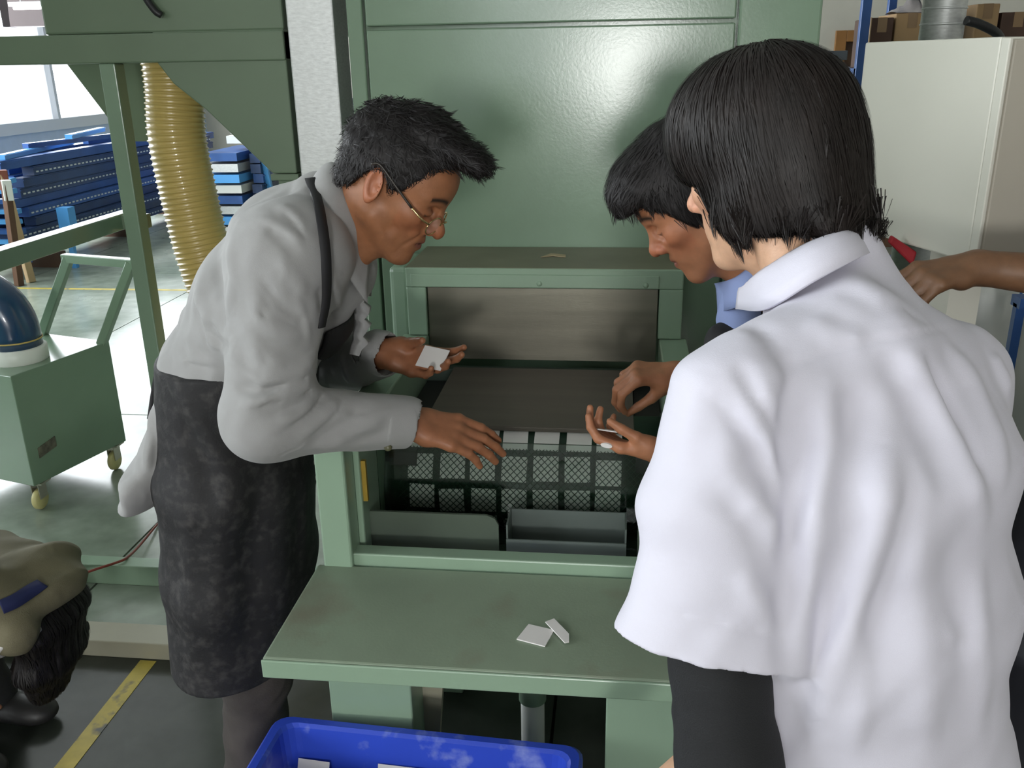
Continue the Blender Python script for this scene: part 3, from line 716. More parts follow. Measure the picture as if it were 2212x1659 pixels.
bx0 = at(2172, 1200, y=1.36)[0] + .23; BYc = 1.36
bb = empty('black_barrel', (bx0, BYc, 0), 'black plastic barrel at the right edge, mostly hidden by the white shirt', 'barrel')
M_BARREL = mat('black_plastic', (.012, .012, .015), .55)
MB().lathe([(0, 0), (.205, 0), (.215, .02), (.222, .3), (.23, .31), (.23, .34), (.222, .35), (.222, .62), (.23, .63), (.23, .66), (.222, .67), (.21, .9), (.2, .92), (0, .92)], (bx0, BYc, 0), (0, 0, 1), 40).build('barrel_body', M_BARREL, bb)
MB().lathe([(.2, .0), (.214, .0), (.214, .025), (.2, .03), (0, .03)], (bx0, BYc, .915), (0, 0, 1), 40).build('barrel_lid', M_BARREL, bb)

# unseen tall cabinet, added at the left to keep light off the dust collector
tc_ = empty('shade_cabinet', (-2.8, 1.65, 0), 'tall green steel cabinet added out of view to shade the dust collector', 'cabinet')
MB().box(-3.4, -2.2, 1.2, 2.1, .08, 2.6).build('cabinet_body', M_GREEN, tc_, .006)
MB().box(-3.36, -2.24, 1.24, 2.06, 0, .08).build('plinth', M_BLACK, tc_)
for a, b in ((-3.38, -2.805), (-2.795, -2.22)):
    d_ = MB().box(a, b, 1.178, 1.198, .1, 2.58).build('cabinet_door', M_GREEN, tc_, .004)
    hx = b - .05 if a < -3 else a + .05
    MB().tube([(hx, 1.16, 1.1), (hx, 1.16, 1.3)], .008, 10).box(hx - .006, hx + .006, 1.16, 1.178, 1.11, 1.12).box(hx - .006, hx + .006, 1.16, 1.178, 1.28, 1.29).build('handle', M_BOLT, d_)
# ---------------------------------------------------------------- organic modelling: smooth distance fields turned into one mesh
f32 = np.float32
def nrm(v): v = np.array(v, float); return v / np.linalg.norm(v)
def smin(a, b, k):
    if k <= 0: return np.minimum(a, b)
    h = np.clip(.5 + .5 * (b - a) / k, 0, 1); return b + (a - b) * h - k * h * (1 - h)
def smax(a, b, k): return -smin(-a, -b, k)
def cone(a, b, ra, rb):
    a = np.array(a, f32); b = np.array(b, f32); ab = b - a; L2 = float(ab @ ab) + 1e-12
    def fn(P):
        q = P - a; t = np.clip((q @ ab) / L2, 0, 1)
        return np.linalg.norm(q - t[:, None] * ab, axis=1) - (ra + (rb - ra) * t)
    return fn
def ell(c, r, A=None):
    c = np.array(c, f32); r = np.array(r if np.ndim(r) else (r, r, r), f32); A_ = None if A is None else np.array(A, f32)
    def fn(P):
        q = P - c
        if A_ is not None: q = q @ A_.T
        k0 = np.linalg.norm(q / r, axis=1); k1 = np.linalg.norm(q / (r * r), axis=1) + 1e-6
        return k0 * (k0 - 1) / k1
    return fn
def rbox(c, h, rad, A=None):
    c = np.array(c, f32); h = np.array(h, f32); A_ = None if A is None else np.array(A, f32)
    def fn(P):
        q = P - c
        if A_ is not None: q = q @ A_.T
        d = np.abs(q) - (h - rad)
        return np.linalg.norm(np.maximum(d, 0), axis=1) + np.minimum(d.max(1), 0) - rad
    return fn
def loft(secs, side, k=.03):
    """secs: (centre, half width along side, half thickness)"""
    S = [(np.array(c, f32), rx, ry) for c, rx, ry in secs]; side = np.array(nrm(side), f32)
    def fn(P):
        out = None
        for (a, ax, ay), (b, bx, by) in zip(S[:-1], S[1:]):
            ab = b - a; L2 = float(ab @ ab); dh = ab / math.sqrt(L2)
            s = side - dh * float(side @ dh); s = s / np.linalg.norm(s); u = np.cross(dh, s)
            q = P - a; t = np.clip((q @ ab) / L2, 0, 1); q = q - t[:, None] * ab
            rx = ax + (bx - ax) * t; ry = ay + (by - ay) * t; m = np.minimum(rx, ry)
            kk = np.sqrt((q @ s / rx) ** 2 + (q @ u / ry) ** 2 + (q @ dh / (m * .75)) ** 2)
            d = (kk - 1) * m
            out = d if out is None else smin(out, d, k)
        return out
    return fn
def uni(*items, k=.02):
    fl = [(i if isinstance(i, tuple) else (i, k)) for i in items]
    def fn(P):
        d = fl[0][0](P)
        for g_, kk in fl[1:]: d = smin(d, g_(P), kk)
        return d
    return fn
def sub(a, *bs, k=.004):
    def fn(P):
        d = a(P)
        for b in bs: d = smax(d, -b(P), k)
        return d
    return fn
def cut(a, point, normal, k=.003):
    """keeps the side opposite to normal"""
    p = np.array(point, f32); n = np.array(nrm(normal), f32)
    return lambda P: smax(a(P), (P - p) @ n, k)
def local(fn, O, A):
    """fn works in a local frame; the rows of A are its axes"""
    O = np.array(O, f32); A = np.array(A, f32)
    return lambda P: fn((P - O) @ A.T)
def folds(a, lines):
    """lines: (points, width, height); ridges (height>0) or creases (<0) that run along a polyline"""
    LL_ = [([np.array(p, f32) for p in pts], w, h) for pts, w, h in lines]
    def fn(P):
        d = a(P); near = np.abs(d) < .03
        if not near.any(): return d
        Q = P[near]; add = np.zeros(len(Q), f32)
        for pts, w, h in LL_:
            best = np.full(len(Q), 9e9, f32); tt = np.zeros(len(Q), f32); n = len(pts) - 1
            for i in range(n):
                ab = pts[i + 1] - pts[i]; q = Q - pts[i]; t = np.clip((q @ ab) / (float(ab @ ab) + 1e-9), 0, 1)
                dd_ = ((q - t[:, None] * ab) ** 2).sum(1); c = dd_ < best
                best = np.where(c, dd_, best); tt = np.where(c, (i + t) / n, tt)
            taper = np.clip(np.minimum(tt, 1 - tt) * 5, .0, 1) * .85 + .15
            add += h * np.exp(-best / (w * w)) * taper
        d = d.copy(); d[near] -= add
        return d
    return fn
def ripple(a, O, axes, amp, seed=0):
    """soft irregular waviness of cloth: axes are (direction, wavelength) pairs"""
    ph = np.random.default_rng(seed).uniform(0, 6.28, len(axes))
    O = np.array(O, f32); ax = [(np.array(nrm(v), f32), w) for v, w in axes]
    def fn(P):
        d = a(P); s = 0; q = P - O; w_ = 0
        for (v, wl), p in zip(ax, ph):
            x = q @ v
            s = s + np.sin(6.283 * x / wl + p + 1.7 * np.sin(w_ * .7 + p)); w_ = 6.283 * x / wl
        return d - amp * s / len(ax)
    return fn
def trace(fn, px, py, t0=.3, t1=4):
    v = (px - W_PX / 2) / F_PX * RGT + (py - H_PX / 2) / F_PX * DWN + FWD; v = v / np.linalg.norm(v)
    t = t0
    for _ in range(90):
        d = float(fn((CAMP + t * v)[None].astype(f32))[0])
        if d < .0004: break
        t += d * .85
        if t > t1: return None
    return CAMP + t * v
def tline(fn, pts, fallback_y=None):
    out = [trace(fn, *p) for p in pts]
    return [p for p in out if p is not None]

def surface(fn, lo, hi, h, relax=1):
    lo = np.array(lo, float); hi = np.array(hi, float); B = 4
    nb_ = np.ceil((hi - lo) / (h * B)).astype(int) + 1
    n = nb_ * B + 1
    gx = [(lo[i] + h * B * np.arange(nb_[i] + 1)).astype(f32) for i in range(3)]
    Gc = np.stack(np.meshgrid(*gx, indexing='ij'), -1).reshape(-1, 3)
    Dc = fn(Gc).reshape(nb_ + 1)
    cm_ = None
    for i in (0, 1):
        for j in (0, 1):
            for k in (0, 1):
                a = np.abs(Dc[i:nb_[0] + i, j:nb_[1] + j, k:nb_[2] + k]); cm_ = a if cm_ is None else np.minimum(cm_, a)
    act = cm_ < h * B * 1.9
    D = np.repeat(np.repeat(np.repeat(Dc[:-1, :-1, :-1], B, 0), B, 1), B, 2)
    D = np.pad(D, ((0, 1),) * 3, mode='edge').astype(f32)
    m = np.repeat(np.repeat(np.repeat(act, B, 0), B, 1), B, 2); M2 = np.zeros(n, bool)
    M2[:-1, :-1, :-1] = m
    for ax in range(3):
        s1 = [slice(None)] * 3; s0 = [slice(None)] * 3; s1[ax] = slice(1, None); s0[ax] = slice(None, -1)
        # closed blocks: a block also owns its upper faces
        T = M2.copy(); T[tuple(s1)] |= M2[tuple(s0)]; M2 = T
    idx = np.argwhere(M2)
    for c in range(0, len(idx), 400000):
        ii = idx[c:c + 400000]
        D[ii[:, 0], ii[:, 1], ii[:, 2]] = fn((lo + ii * h).astype(f32))
    ins = D < 0
    cnt = np.zeros(n - 1, np.int8)
    offs = [(i, j, k) for i in (0, 1) for j in (0, 1) for k in (0, 1)]
    for (i, j, k) in offs: cnt += ins[i:n[0] - 1 + i, j:n[1] - 1 + j, k:n[2] - 1 + k]
    cells = np.argwhere((cnt > 0) & (cnt < 8))
    vid = np.full(n - 1, -1, np.int32); vid[cells[:, 0], cells[:, 1], cells[:, 2]] = np.arange(len(cells))
    val = np.stack([D[cells[:, 0] + o[0], cells[:, 1] + o[1], cells[:, 2] + o[2]] for o in offs], 1)
    acc = np.zeros((len(cells), 3)); num = np.zeros(len(cells))
    O_ = np.array(offs, float)
    for a in range(8):
        for b in range(a + 1, 8):
            if np.abs(O_[a] - O_[b]).sum() != 1: continue
            va, vb = val[:, a], val[:, b]; cr = (va < 0) != (vb < 0)
            t = np.where(cr, va / np.where(cr, va - vb, 1), 0)
            acc += cr[:, None] * (O_[a] + t[:, None] * (O_[b] - O_[a])); num += cr
    V = lo + h * (cells + acc / num[:, None])
    Fs = []
    for ax in range(3):
        u, v = (ax + 1) % 3, (ax + 2) % 3
        s0 = [slice(1, -1)] * 3; s1 = [slice(1, -1)] * 3; s0[ax] = slice(0, -1); s1[ax] = slice(1, None)
        A_, B_ = ins[tuple(s0)], ins[tuple(s1)]
        e = np.argwhere(A_ != B_)
        if len(e) == 0: continue
        fl = A_[e[:, 0], e[:, 1], e[:, 2]]
        g = e.copy(); g[:, u] += 1; g[:, v] += 1     # grid point index; along ax it is already e[:, ax]
        def vc(du, dv):
            c = g.copy(); c[:, u] += du; c[:, v] += dv; return vid[c[:, 0], c[:, 1], c[:, 2]]
        q = np.stack([vc(-1, -1), vc(0, -1), vc(0, 0), vc(-1, 0)], 1)
        q[~fl] = q[~fl][:, ::-1]
        Fs.append(q)
    Fq = np.concatenate(Fs)
    Fq = Fq[(Fq >= 0).all(1)]
    for _ in range(relax):
        s = np.zeros_like(V); c = np.zeros(len(V))
        for a in range(4):
            i, j = Fq[:, a], Fq[:, (a + 1) % 4]
            for kx in range(3):
                s[:, kx] += np.bincount(i, V[j, kx], len(V)) + np.bincount(j, V[i, kx], len(V))
            c += np.bincount(i, minlength=len(V)) + np.bincount(j, minlength=len(V))
        V = V * .5 + .5 * s / np.maximum(c, 1)[:, None]
    return V, Fq
def join(parts):
    vs, fs, n = [], [], 0
    for v, f in parts: vs.append(v); fs.append(f + n); n += len(v)
    return np.concatenate(vs), np.concatenate(fs)
def mesh_from(name, V, Fq, mat_, parent=None, color=None, smooth=True):
    me = bpy.data.meshes.new(name); k = Fq.shape[1]
    me.vertices.add(len(V)); me.vertices.foreach_set('co', np.ascontiguousarray(V, f32).ravel())
    me.loops.add(Fq.size); me.loops.foreach_set('vertex_index', np.ascontiguousarray(Fq, np.int32).ravel())
    me.polygons.add(len(Fq)); me.polygons.foreach_set('loop_start', np.arange(0, Fq.size, k, dtype=np.int32))
    try: me.polygons.foreach_set('loop_total', np.full(len(Fq), k, np.int32))
    except Exception: pass
    me.polygons.foreach_set('use_smooth', np.full(len(Fq), smooth))
    if color is not None:
        at_ = me.color_attributes.new('Col', 'FLOAT_COLOR', 'POINT')
        c4 = np.ones((len(V), 4), f32); c4[:, :3] = color; at_.data.foreach_set('color', c4.ravel())
    me.update(calc_edges=True); me.validate()
    return link_mesh(name, me, mat_, parent)
def grad(fn, P, e=.0015):
    g = np.stack([fn(P + np.array(d, f32)) - fn(P - np.array(d, f32)) for d in ((e, 0, 0), (0, e, 0), (0, 0, e))], 1)
    return g / (np.linalg.norm(g, axis=1)[:, None] + 1e-9)
def strands(fn, start, flow, steps, step, lift, wid, rng, curl=.0):
    """hair: thin tapered ribbons that run over the surface of fn along the flow field"""
    n = len(start); P = start.astype(f32).copy(); pts = []; wob = rng.normal(0, 1, (n, 3)).astype(f32)
    lf = rng.uniform(lift[0], lift[1], n).astype(f32); st = step * rng.uniform(.6, 1.15, n).astype(f32)
    for s in range(steps + 1):
        d = fn(P); g = grad(fn, P)
        tgt = lf * (.25 + .75 * s / steps)
        P = P - g * (d - tgt)[:, None]
        pts.append((P.copy(), g))
        w = flow(P) + curl * wob; w = w - g * (w * g).sum(1)[:, None]; w /= np.linalg.norm(w, axis=1)[:, None] + 1e-9
        P = P + w * st[:, None]
    V = []; m = len(pts)
    for i, (p, g) in enumerate(pts):
        t = pts[min(i + 1, m - 1)][0] - pts[max(i - 1, 0)][0]; x = np.cross(t, g); x /= np.linalg.norm(x, axis=1)[:, None] + 1e-9
        w = wid * (1 - .85 * (i / (m - 1)) ** 2)
        V += [p - x * w, p + x * w]
    V = np.stack(V, 1).reshape(-1, 3)   # strand-major: 2*m verts each
    b = (np.arange(n) * 2 * m)[:, None]; F_ = []
    for i in range(m - 1): F_.append(np.stack([b[:, 0] + 2 * i, b[:, 0] + 2 * i + 1, b[:, 0] + 2 * i + 3, b[:, 0] + 2 * i + 2], 1))
    return V, np.concatenate(F_)

def locks(roots, dirs, length, per, spread, wid, rng):
    """pointed hair ends: per strands start around every root and run together into one tip"""
    V = []; F_ = []; m = 6; b = 0
    for r, d in zip(roots, dirs):
        d = nrm(d + rng.normal(0, .16, 3)); L = length * rng.uniform(.55, 1.25); tip = r + d * L + rng.normal(0, .002, 3)
        bend = rng.normal(0, .10, 3) * L
        for _ in range(per):
            o_ = rng.normal(0, spread, 3); st_ = r - d * .012 + o_; en = tip + o_ * .16 - d * rng.uniform(0, .35) * L
            t = np.linspace(0, 1, m)[:, None]; p = st_ * (1 - t) + en * t + bend * np.sin(math.pi * t * .5)
            x = nrm(np.cross(d, rng.normal(0, 1, 3))) * wid
            w = (1 - .9 * t ** 2)
            q = np.stack([p - x * w, p + x * w], 1).reshape(-1, 3); V.append(q)
            F_ += [(b + 2 * i, b + 2 * i + 1, b + 2 * i + 3, b + 2 * i + 2) for i in range(m - 1)]; b += 2 * m
    return np.concatenate(V), np.array(F_)
# ---- skin, hair and cloth materials
def skin_material(name, rough=.5):
    m = bpy.data.materials.new(name); m.use_nodes = True; N = m.node_tree.nodes; L = m.node_tree.links; b = N['Principled BSDF']
    a = N.new('ShaderNodeVertexColor'); a.layer_name = 'Col'
    tc = N.new('ShaderNodeTexCoord'); n = N.new('ShaderNodeTexNoise'); n.inputs['Scale'].default_value = 55; n.inputs['Detail'].default_value = 5; L.new(tc.outputs['Object'], n.inputs['Vector'])
    r = N.new('ShaderNodeMapRange'); r.inputs[1].default_value = .3; r.inputs[2].default_value = .7; r.inputs[3].default_value = .88; r.inputs[4].default_value = 1.1; L.new(n.outputs['Fac'], r.inputs[0])
    mx = N.new('ShaderNodeMix'); mx.data_type = 'RGBA'; mx.blend_type = 'MULTIPLY'; mx.inputs[0].default_value = 1; L.new(a.outputs['Color'], mx.inputs[6]); L.new(r.outputs[0], mx.inputs[7]); L.new(mx.outputs[2], b.inputs['Base Color'])
    b.inputs['Roughness'].default_value = rough; b.inputs['Subsurface Weight'].default_value = .12; b.inputs['Subsurface Radius'].default_value = (.012, .005, .003); b.inputs['Subsurface Scale'].default_value = 1.0
    n2 = N.new('ShaderNodeTexNoise'); n2.inputs['Scale'].default_value = 420; L.new(tc.outputs['Object'], n2.inputs['Vector'])
    bp = N.new('ShaderNodeBump'); bp.inputs['Strength'].default_value = .18; bp.inputs['Distance'].default_value = .001; L.new(n2.outputs['Fac'], bp.inputs['Height']); L.new(bp.outputs['Normal'], b.inputs['Normal'])
    return m
M_SKIN = skin_material('skin')
M_HAIR = mat('black_hair', (.012, .010, .010), .58, var=.3, vscale=30, spec=.4)
M_HAIR_B = mat('dark_brown_hair', (.013, .009, .0075), .56, var=.35, vscale=25, spec=.45)
M_SHIRT_G = mat('grey_beige_cotton', (.345, .345, .34), .85, var=.03, vscale=9, bump=.12, bscale=900, sheen=.15, wrinkle=(18, .5))
M_SHIRT_W = mat('white_lavender_cotton', (.69, .675, .76), .8, var=.015, vscale=7, bump=.1, bscale=1100, sheen=.15, wrinkle=(14, .28))
M_APRON = mat('black_apron_cloth', (.014, .014, .015), .72, var=.2, vscale=7, dirt=((.055, .052, .05), 55, .48, .8), bump=.2, bscale=300, wrinkle=(12, .5))
M_STRAP = mat('black_strap_cloth', (.014, .014, .016), .7)
M_TROUS = mat('dusty_dark_trousers', (.055, .047, .042), .85, var=.2, vscale=14, bump=.2, bscale=300, wrinkle=(16, .7))
M_DARK = mat('black_knit', (.012, .013, .014), .85, var=.1, vscale=12, bump=.25, bscale=700)
M_SHIRT_B = mat('light_blue_cotton', (.26, .33, .58), .8, bump=.1, bscale=900)
M_VEST = mat('black_vest_cloth', (.013, .013, .015), .75)
M_RED = mat('red_cloth', (.33, .012, .02), .7, bump=.1, bscale=600)
M_KHAKI = mat('khaki_cloth', (.16, .145, .085), .85, var=.1, vscale=10, bump=.2, bscale=400, wrinkle=(16, .5))
M_NAVYCLOTH = mat('navy_cloth', (.015, .022, .09), .8)
M_SHOE = mat('black_shoe', (.02, .02, .02), .5)

# ---- head in its own frame: x forward, y left, z up, origin between the ears
def head_fn(aged=False, wide=1.0, nose=1.0, jaw=1.0, lips=1.0, neck=True, cheek=1.0, neck_r=.055, neck_to=(-.055, 0, -.19)):
    w = wide
    it = [ell((-.012, 0, .038), (.098, .075 * w, .088)),
          (ell((.022, 0, -.02), (.072, .063 * w, .085)), .03),
          (ell((.045, 0, .045), (.052, .06 * w, .05)), .03)]
    for s in (-1, 1):
        it += [(cone((.002, s * .052 * w * jaw, -.055), (.066, s * .016, -.103), .019, .016), .025),
               (ell((.056, s * .043 * w, -.018), (.024, .02, .017)), .02 * cheek),
               (cone((.078, s * .012, .023), (.066, s * .046 * w, .022), .0115, .009), .016),
               (ell((.068, s * .031, -.003), (.017, .0165, .0155)), .006)]
    it += [(ell((.074, 0, -.104), (.018, .02, .016)), .02),
           (ell((.072, 0, -.066), (.022, .03, .026)), .02),
           (cone((.086, 0, .012), (.106 * (1 + .04 * (nose - 1)), 0, -.026), .0075 * nose, .0105 * nose), .012),
           (ell((.108 + .004 * (nose - 1), 0, -.031), .0115 * nose), .008)]
    for s in (-1, 1): it += [(ell((.097, s * .0125 * nose, -.0345), (.0105, .0085, .0085)), .006)]
    for s in (-1, 1): it += [(cone((.092, s * .002, -.0595), (.08, s * .021, -.064), .0062 * lips, .0035), .005), (cone((.09, s * .002, -.0725), (.079, s * .019, -.068), .0072 * lips, .0035), .005)]
    if neck: it += [(cone((-.03, 0, -.06), neck_to, neck_r, neck_r * 1.08), .03), (cone((.02, 0, -.085), (-.02, 0, -.19), .035, .04), .03)]
    base = uni(*it)
    # eye hollows and mouth line
    hol = []
    for s in (-1, 1):
        hol += [ell((.0855, s * .033, -.015), (.008, .017, .006)), ell((.088, s * .032, .008), (.008, .019, .006)), ell((.104, s * .0075, -.042), (.006, .004, .003)), ell((.088, s * .016, -.003), (.007, .007, .010))]
    base = sub(base, *hol, k=.007)
    base = sub(base, rbox((.094, 0, -.0655), (.016, .019, .0011), .0009), k=.003)
    if aged:
        ln = []
        for s in (-1, 1):
            ln += [([(.098, s * .017, -.032), (.09, s * .026, -.048), (.08, s * .032, -.066), (.072, s * .034, -.08)], .0035, -.0032), ([(.088, s * .028, -.042), (.075, s * .04, -.055)], .008, .002),
                   ([(.078, s * .024, -.02), (.072, s * .038, -.022), (.062, s * .048, -.016)], .0028, -.0018), ([(.05, s * .052, -.045), (.035, s * .056, -.07)], .012, -.0035), ([(.056, s * .05, .004), (.048, s * .056, .001)], .003, -.0014),
                   ([(.07, s * .03, -.085), (.064, s * .03, -.1)], .004, -.0018)]
        for z in (.055, .066): ln.append(([(.083 - (z - .05) * .5, -.03, z), (.087 - (z - .05) * .5, 0, z + .002), (.083 - (z - .05) * .5, .03, z)], .0028, -.0011))
        base = folds(base, ln)
    # ears
    ears = []
    for s in (-1, 1):
        a = nrm((.2, -s * .0, 1)); A = np.array([nrm((1, s * .35, .15)), nrm((-s * .35, 1, 0)), nrm((-.15, 0, 1))])
        A = np.stack([nrm((.92, s * .42, .22)), nrm((-s * .42, .92, 0.0)), nrm(np.cross(nrm((.92, s * .42, .22)), nrm((-s * .42, .92, 0.0)))) * 1.0])
        c = np.array([-.016, s * (.079 * w), -.004])
        e = ell(c, (.0185, .0075, .032), A)
        e = sub(e, ell(c + np.array([.003, s * .008, .004]), (.0125, .0085, .023), A), k=.003)
        e = uni(e, (ell(c + np.array([.008, -s * .001, -.004]), (.006, .005, .009), A), .003), (ell(c + np.array([.003, -s * .003, -.026]), (.008, .0055, .009), A), .005))
        ears.append((e, .004))
    return uni(base, *ears)
def face_color(V, O, A, s, tone, lip, brow=(.02, .016, .014), browz=.026, stubble=0.0, hairdark=None):
    q = (V - O) @ np.array(A).T / s
    C = np.tile(np.array(tone, float), (len(V), 1))
    x, y, z = q[:, 0], q[:, 1], q[:, 2]
    def blend(mask, col):
        nonlocal C
        C = C * (1 - mask[:, None]) + mask[:, None] * np.array(col)
    g = lambda v, w_: np.exp(-(v / w_) ** 2)
    face = (x > .04)
    red = np.array(tone) * np.array([1.08, .8, .78])
    blend(face * .55 * np.clip(g(z + .03, .025) * g(np.abs(y) - .045, .025), 0, 1), red)
    blend((x > .092) * .6 * g(z + .031, .016), red)                              # nose tip
    ear = (np.abs(y) > .073) * (np.abs(z) < .04) * (x < .0) * (x > -.05)
    blend(ear * .6, red)
    if stubble: blend(stubble * face * np.clip((-.05 - z) / .02, 0, 1), np.array(tone) * .62)
    lipm = (x > .078) * np.clip(1.4 - (np.abs(y) / .022) ** 2 - ((z + .066) / .0095) ** 2, 0, 1)
    blend(lipm, lip)
    arch = browz + .006 - (np.abs(np.abs(y) - .032) / .03) ** 2 * .01
    bm = (x > .055) * (np.abs(y) > .012) * (np.abs(y) < .054) * g(z - arch, .0048)
    blend(np.clip(bm * 1.0, 0, 1), brow)
    lash = (x > .058) * (np.abs(np.abs(y) - .032) < .0165) * g(z + .0085 - .0 * y + (np.abs(np.abs(y) - .032) / .016) ** 2 * -.003, .0016)
    blend(np.clip(lash, 0, 1), (.015, .012, .01))
    return C
def frame(fwd, up):
    f = nrm(fwd); l = nrm(np.cross(up, f)); u = np.cross(f, l); return np.stack([f, l, u])
def hand_fn(Wr, Fd, Nd, side, curl=(20, 20, 20, 20), spread=5, thumb=(.55, .35, 25), s=1.0, k=.008, bend0=None):
    """Wr wrist, Fd towards the fingers, Nd palm side; side +1 right hand, -1 left; thumb: (outward, to palm, bend)"""
    Wr = np.array(Wr, float); Fd = nrm(Fd); Nd = np.array(Nd, float); Nd = nrm(Nd - Fd * (Nd @ Fd)); T = side * np.cross(Fd, Nd)
    L = [(.044, .026, .021), (.049, .031, .023), (.045, .028, .022), (.035, .021, .019)]
    offs_ = [.030, .0095, -.0105, -.0285]; mc_ = [.088, .09, .085, .078]
    it = []; tips = []
    palm = [(cone(Wr + T * o_ * .42 * s, Wr + Fd * m * s * .98 + T * o_ * s, .0145 * s, .0108 * s), .014) for o_, m in zip(offs_, mc_)]
    it += [palm[0][0]] + palm[1:]
    it += [(ell(Wr + Fd * .035 * s + T * .02 * s + Nd * .009 * s, (.0185 * s,) * 3), .016), (ell(Wr + Fd * .035 * s - T * .018 * s + Nd * .007 * s, (.015 * s,) * 3), .016)]
    for i in range(4):
        p = Wr + Fd * mc_[i] * s + T * offs_[i] * s
        a = math.radians(spread) * (1.5 - i)
        d0 = nrm(Fd * math.cos(a) + T * math.sin(a)); ang = math.radians((bend0[i] if bend0 else curl[i]))
        r = [.0098, .0088, .0078, .0066] if i < 3 else [.0086, .0078, .007, .006]
        for j in range(3):
            d = nrm(d0 * math.cos(ang) + Nd * math.sin(ang)); q = p + d * L[i][j] * s
            it.append((cone(p, q, r[j] * s, r[j + 1] * s), k if j == 0 else .003)); p = q
            ang += math.radians(curl[i] * (1.15 if j == 0 else .8))
        tips.append(p)
    p = Wr + Fd * .022 * s + T * .02 * s + Nd * .008 * s
    d = nrm(Fd * .75 + T * thumb[0] + Nd * thumb[1])
    q = p + d * .044 * s; it.append((cone(p, q, .0145 * s, .0115 * s), .014)); p = q
    d2 = nrm(d + Fd * .25 + Nd * math.tan(math.radians(thumb[2])) * .8 - T * math.tan(math.radians(thumb[2])) * .5); q = p + d2 * .033 * s
    it.append((cone(p, q, .0108 * s, .0095 * s), .004)); p = q
    d3 = nrm(d2 + Nd * math.tan(math.radians(thumb[2])) * .5 - T * math.tan(math.radians(thumb[2])) * .35); q = p + d3 * .025 * s
    it.append((cone(p, q, .0094 * s, .0072 * s), .003)); tips.append(q)
    return uni(*it), tips
def bbox(pts, m): P = np.array(pts); return P.min(0) - m, P.max(0) + m
# ================================================================ person 1: man in a grey shirt and black apron, bent over the machine
UP = np.array([0, 0, 1.0])
def legs(name_p, hipL, hipR, footL, footR, mat_t, parent, r0=.085, r1=.062, zhem=.07, toe=(1, 0, 0), h=.007):
    it = []
    for hp, ft in ((hipL, footL), (hipR, footR)):
        hp = np.array(hp, float); ft = np.array(ft, float); kn = hp * .48 + ft * .52 + np.array(toe) * .02
        it += [(cone(hp, kn, r0, r1 + .004), .04), (cone(kn, ft + UP * zhem, r1 + .004, r1), .02)]
    it.append((ell((np.array(hipL) + np.array(hipR)) / 2, (.105, .14, .11)), .04))
    fn = ripple(uni(*it), (0, 0, 0), [((0, 0, 1), .13), ((1, .3, .8), .09), ((.2, 1, .5), .07)], .004, 3)
    lo, hi = bbox([hipL, hipR, footL, footR], .2); lo[2] = .03
    fn = cut(fn, (0, 0, zhem - .02), (0, 0, -1))
    V, Fq = surface(fn, lo, hi, h)
    o = mesh_from('trousers', V, Fq, mat_t, parent)
    for ft in (footL, footR):
        ft = np.array(ft, float); t = nrm(toe); A = frame(t, UP)
        sf = uni(ell((.05, 0, .035), (.10, .043, .035)), (ell((-.03, 0, .045), (.05, .04, .045)), .03), (ell((.11, 0, .03), (.06, .045, .03)), .02))
        sf = cut(sf, (0, 0, .001), (0, 0, -1))
        fn2 = local(sf, (ft[0], ft[1], 0), A); c = np.array([ft[0], ft[1], .04]) + t * .04
        V, Fq = surface(fn2, c - .17, c + .17, .006); mesh_from('shoe', V, Fq, M_SHOE, parent)
    return o

man = empty('person', (-.72, 1.5, 0), 'man in grey shirt, black apron and glasses bending over the machine', 'person')
P = lambda px, py, y: at(px, py, y=y)
# --- head
mA = frame(nrm((math.cos(math.radians(34)), -.05, -math.sin(math.radians(34)))), (0, .02, 1)); mS = .915
mO = P(806, 399, 1.392) - np.array((-.016, -.079, -.004)) @ mA * mS
m_head = head_fn(aged=True, wide=1.0, nose=1.15, jaw=1.03, lips=1.05, neck_r=.052, neck_to=(-.10, 0, -.16))
m_head_w = (lambda Q: local(m_head, mO, mA / mS)(Q) * mS)
parts_b = []
V, Fq = surface(m_head_w, mO - np.array([.24, .13, .24]), mO + np.array([.16, .13, .16]), .0023)
parts_b.append((V, Fq)); cols = [face_color(V, mO, mA, mS, (.35, .148, .068), (.22, .08, .055), stubble=.25, browz=.024)]
SK = np.array((.33, .135, .065))
# --- hands: right hand reaches down to the chips, left hand holds a chip on the palm
rw = P(880, 912, 1.43)
rF = nrm(P(1085, 958, 1.475) - rw)
rh, rt = hand_fn(rw, rF, (-.25, .45, -.86), 1, curl=(12, 13, 14, 17), spread=.6, thumb=(.35, .5, 12), s=1.04)
r_el = P(572, 905, 1.285)
rfn = uni(rh, (cone(r_el * .35 + rw * .65, rw, .036, .0265), .018))
V, Fq = surface(rfn, *bbox([r_el * .35 + rw * .65, rw, rw + rF * .2], .06), .0023); parts_b.append((V, Fq)); cols.append(np.tile(SK, (len(V), 1)))
lw_ = P(828, 764, 1.64)
lF = nrm(P(992, 800, 1.60) - lw_)
lh, lt = hand_fn(lw_, lF, (.1, -.62, .78), -1, curl=(20, 24, 28, 30), spread=4, thumb=(.0, .42, 26), s=.95, bend0=(2, 5, 8, 12))
l_el = P(720, 800, 1.80)
lfn = uni(lh, (cone(l_el * .3 + lw_ * .7, lw_, .035, .027), .018))
V, Fq = surface(lfn, *bbox([l_el * .3 + lw_ * .7, lw_, lw_ + lF * .2], .07), .0023); parts_b.append((V, Fq)); cols.append(np.tile(SK * .95, (len(V), 1)))
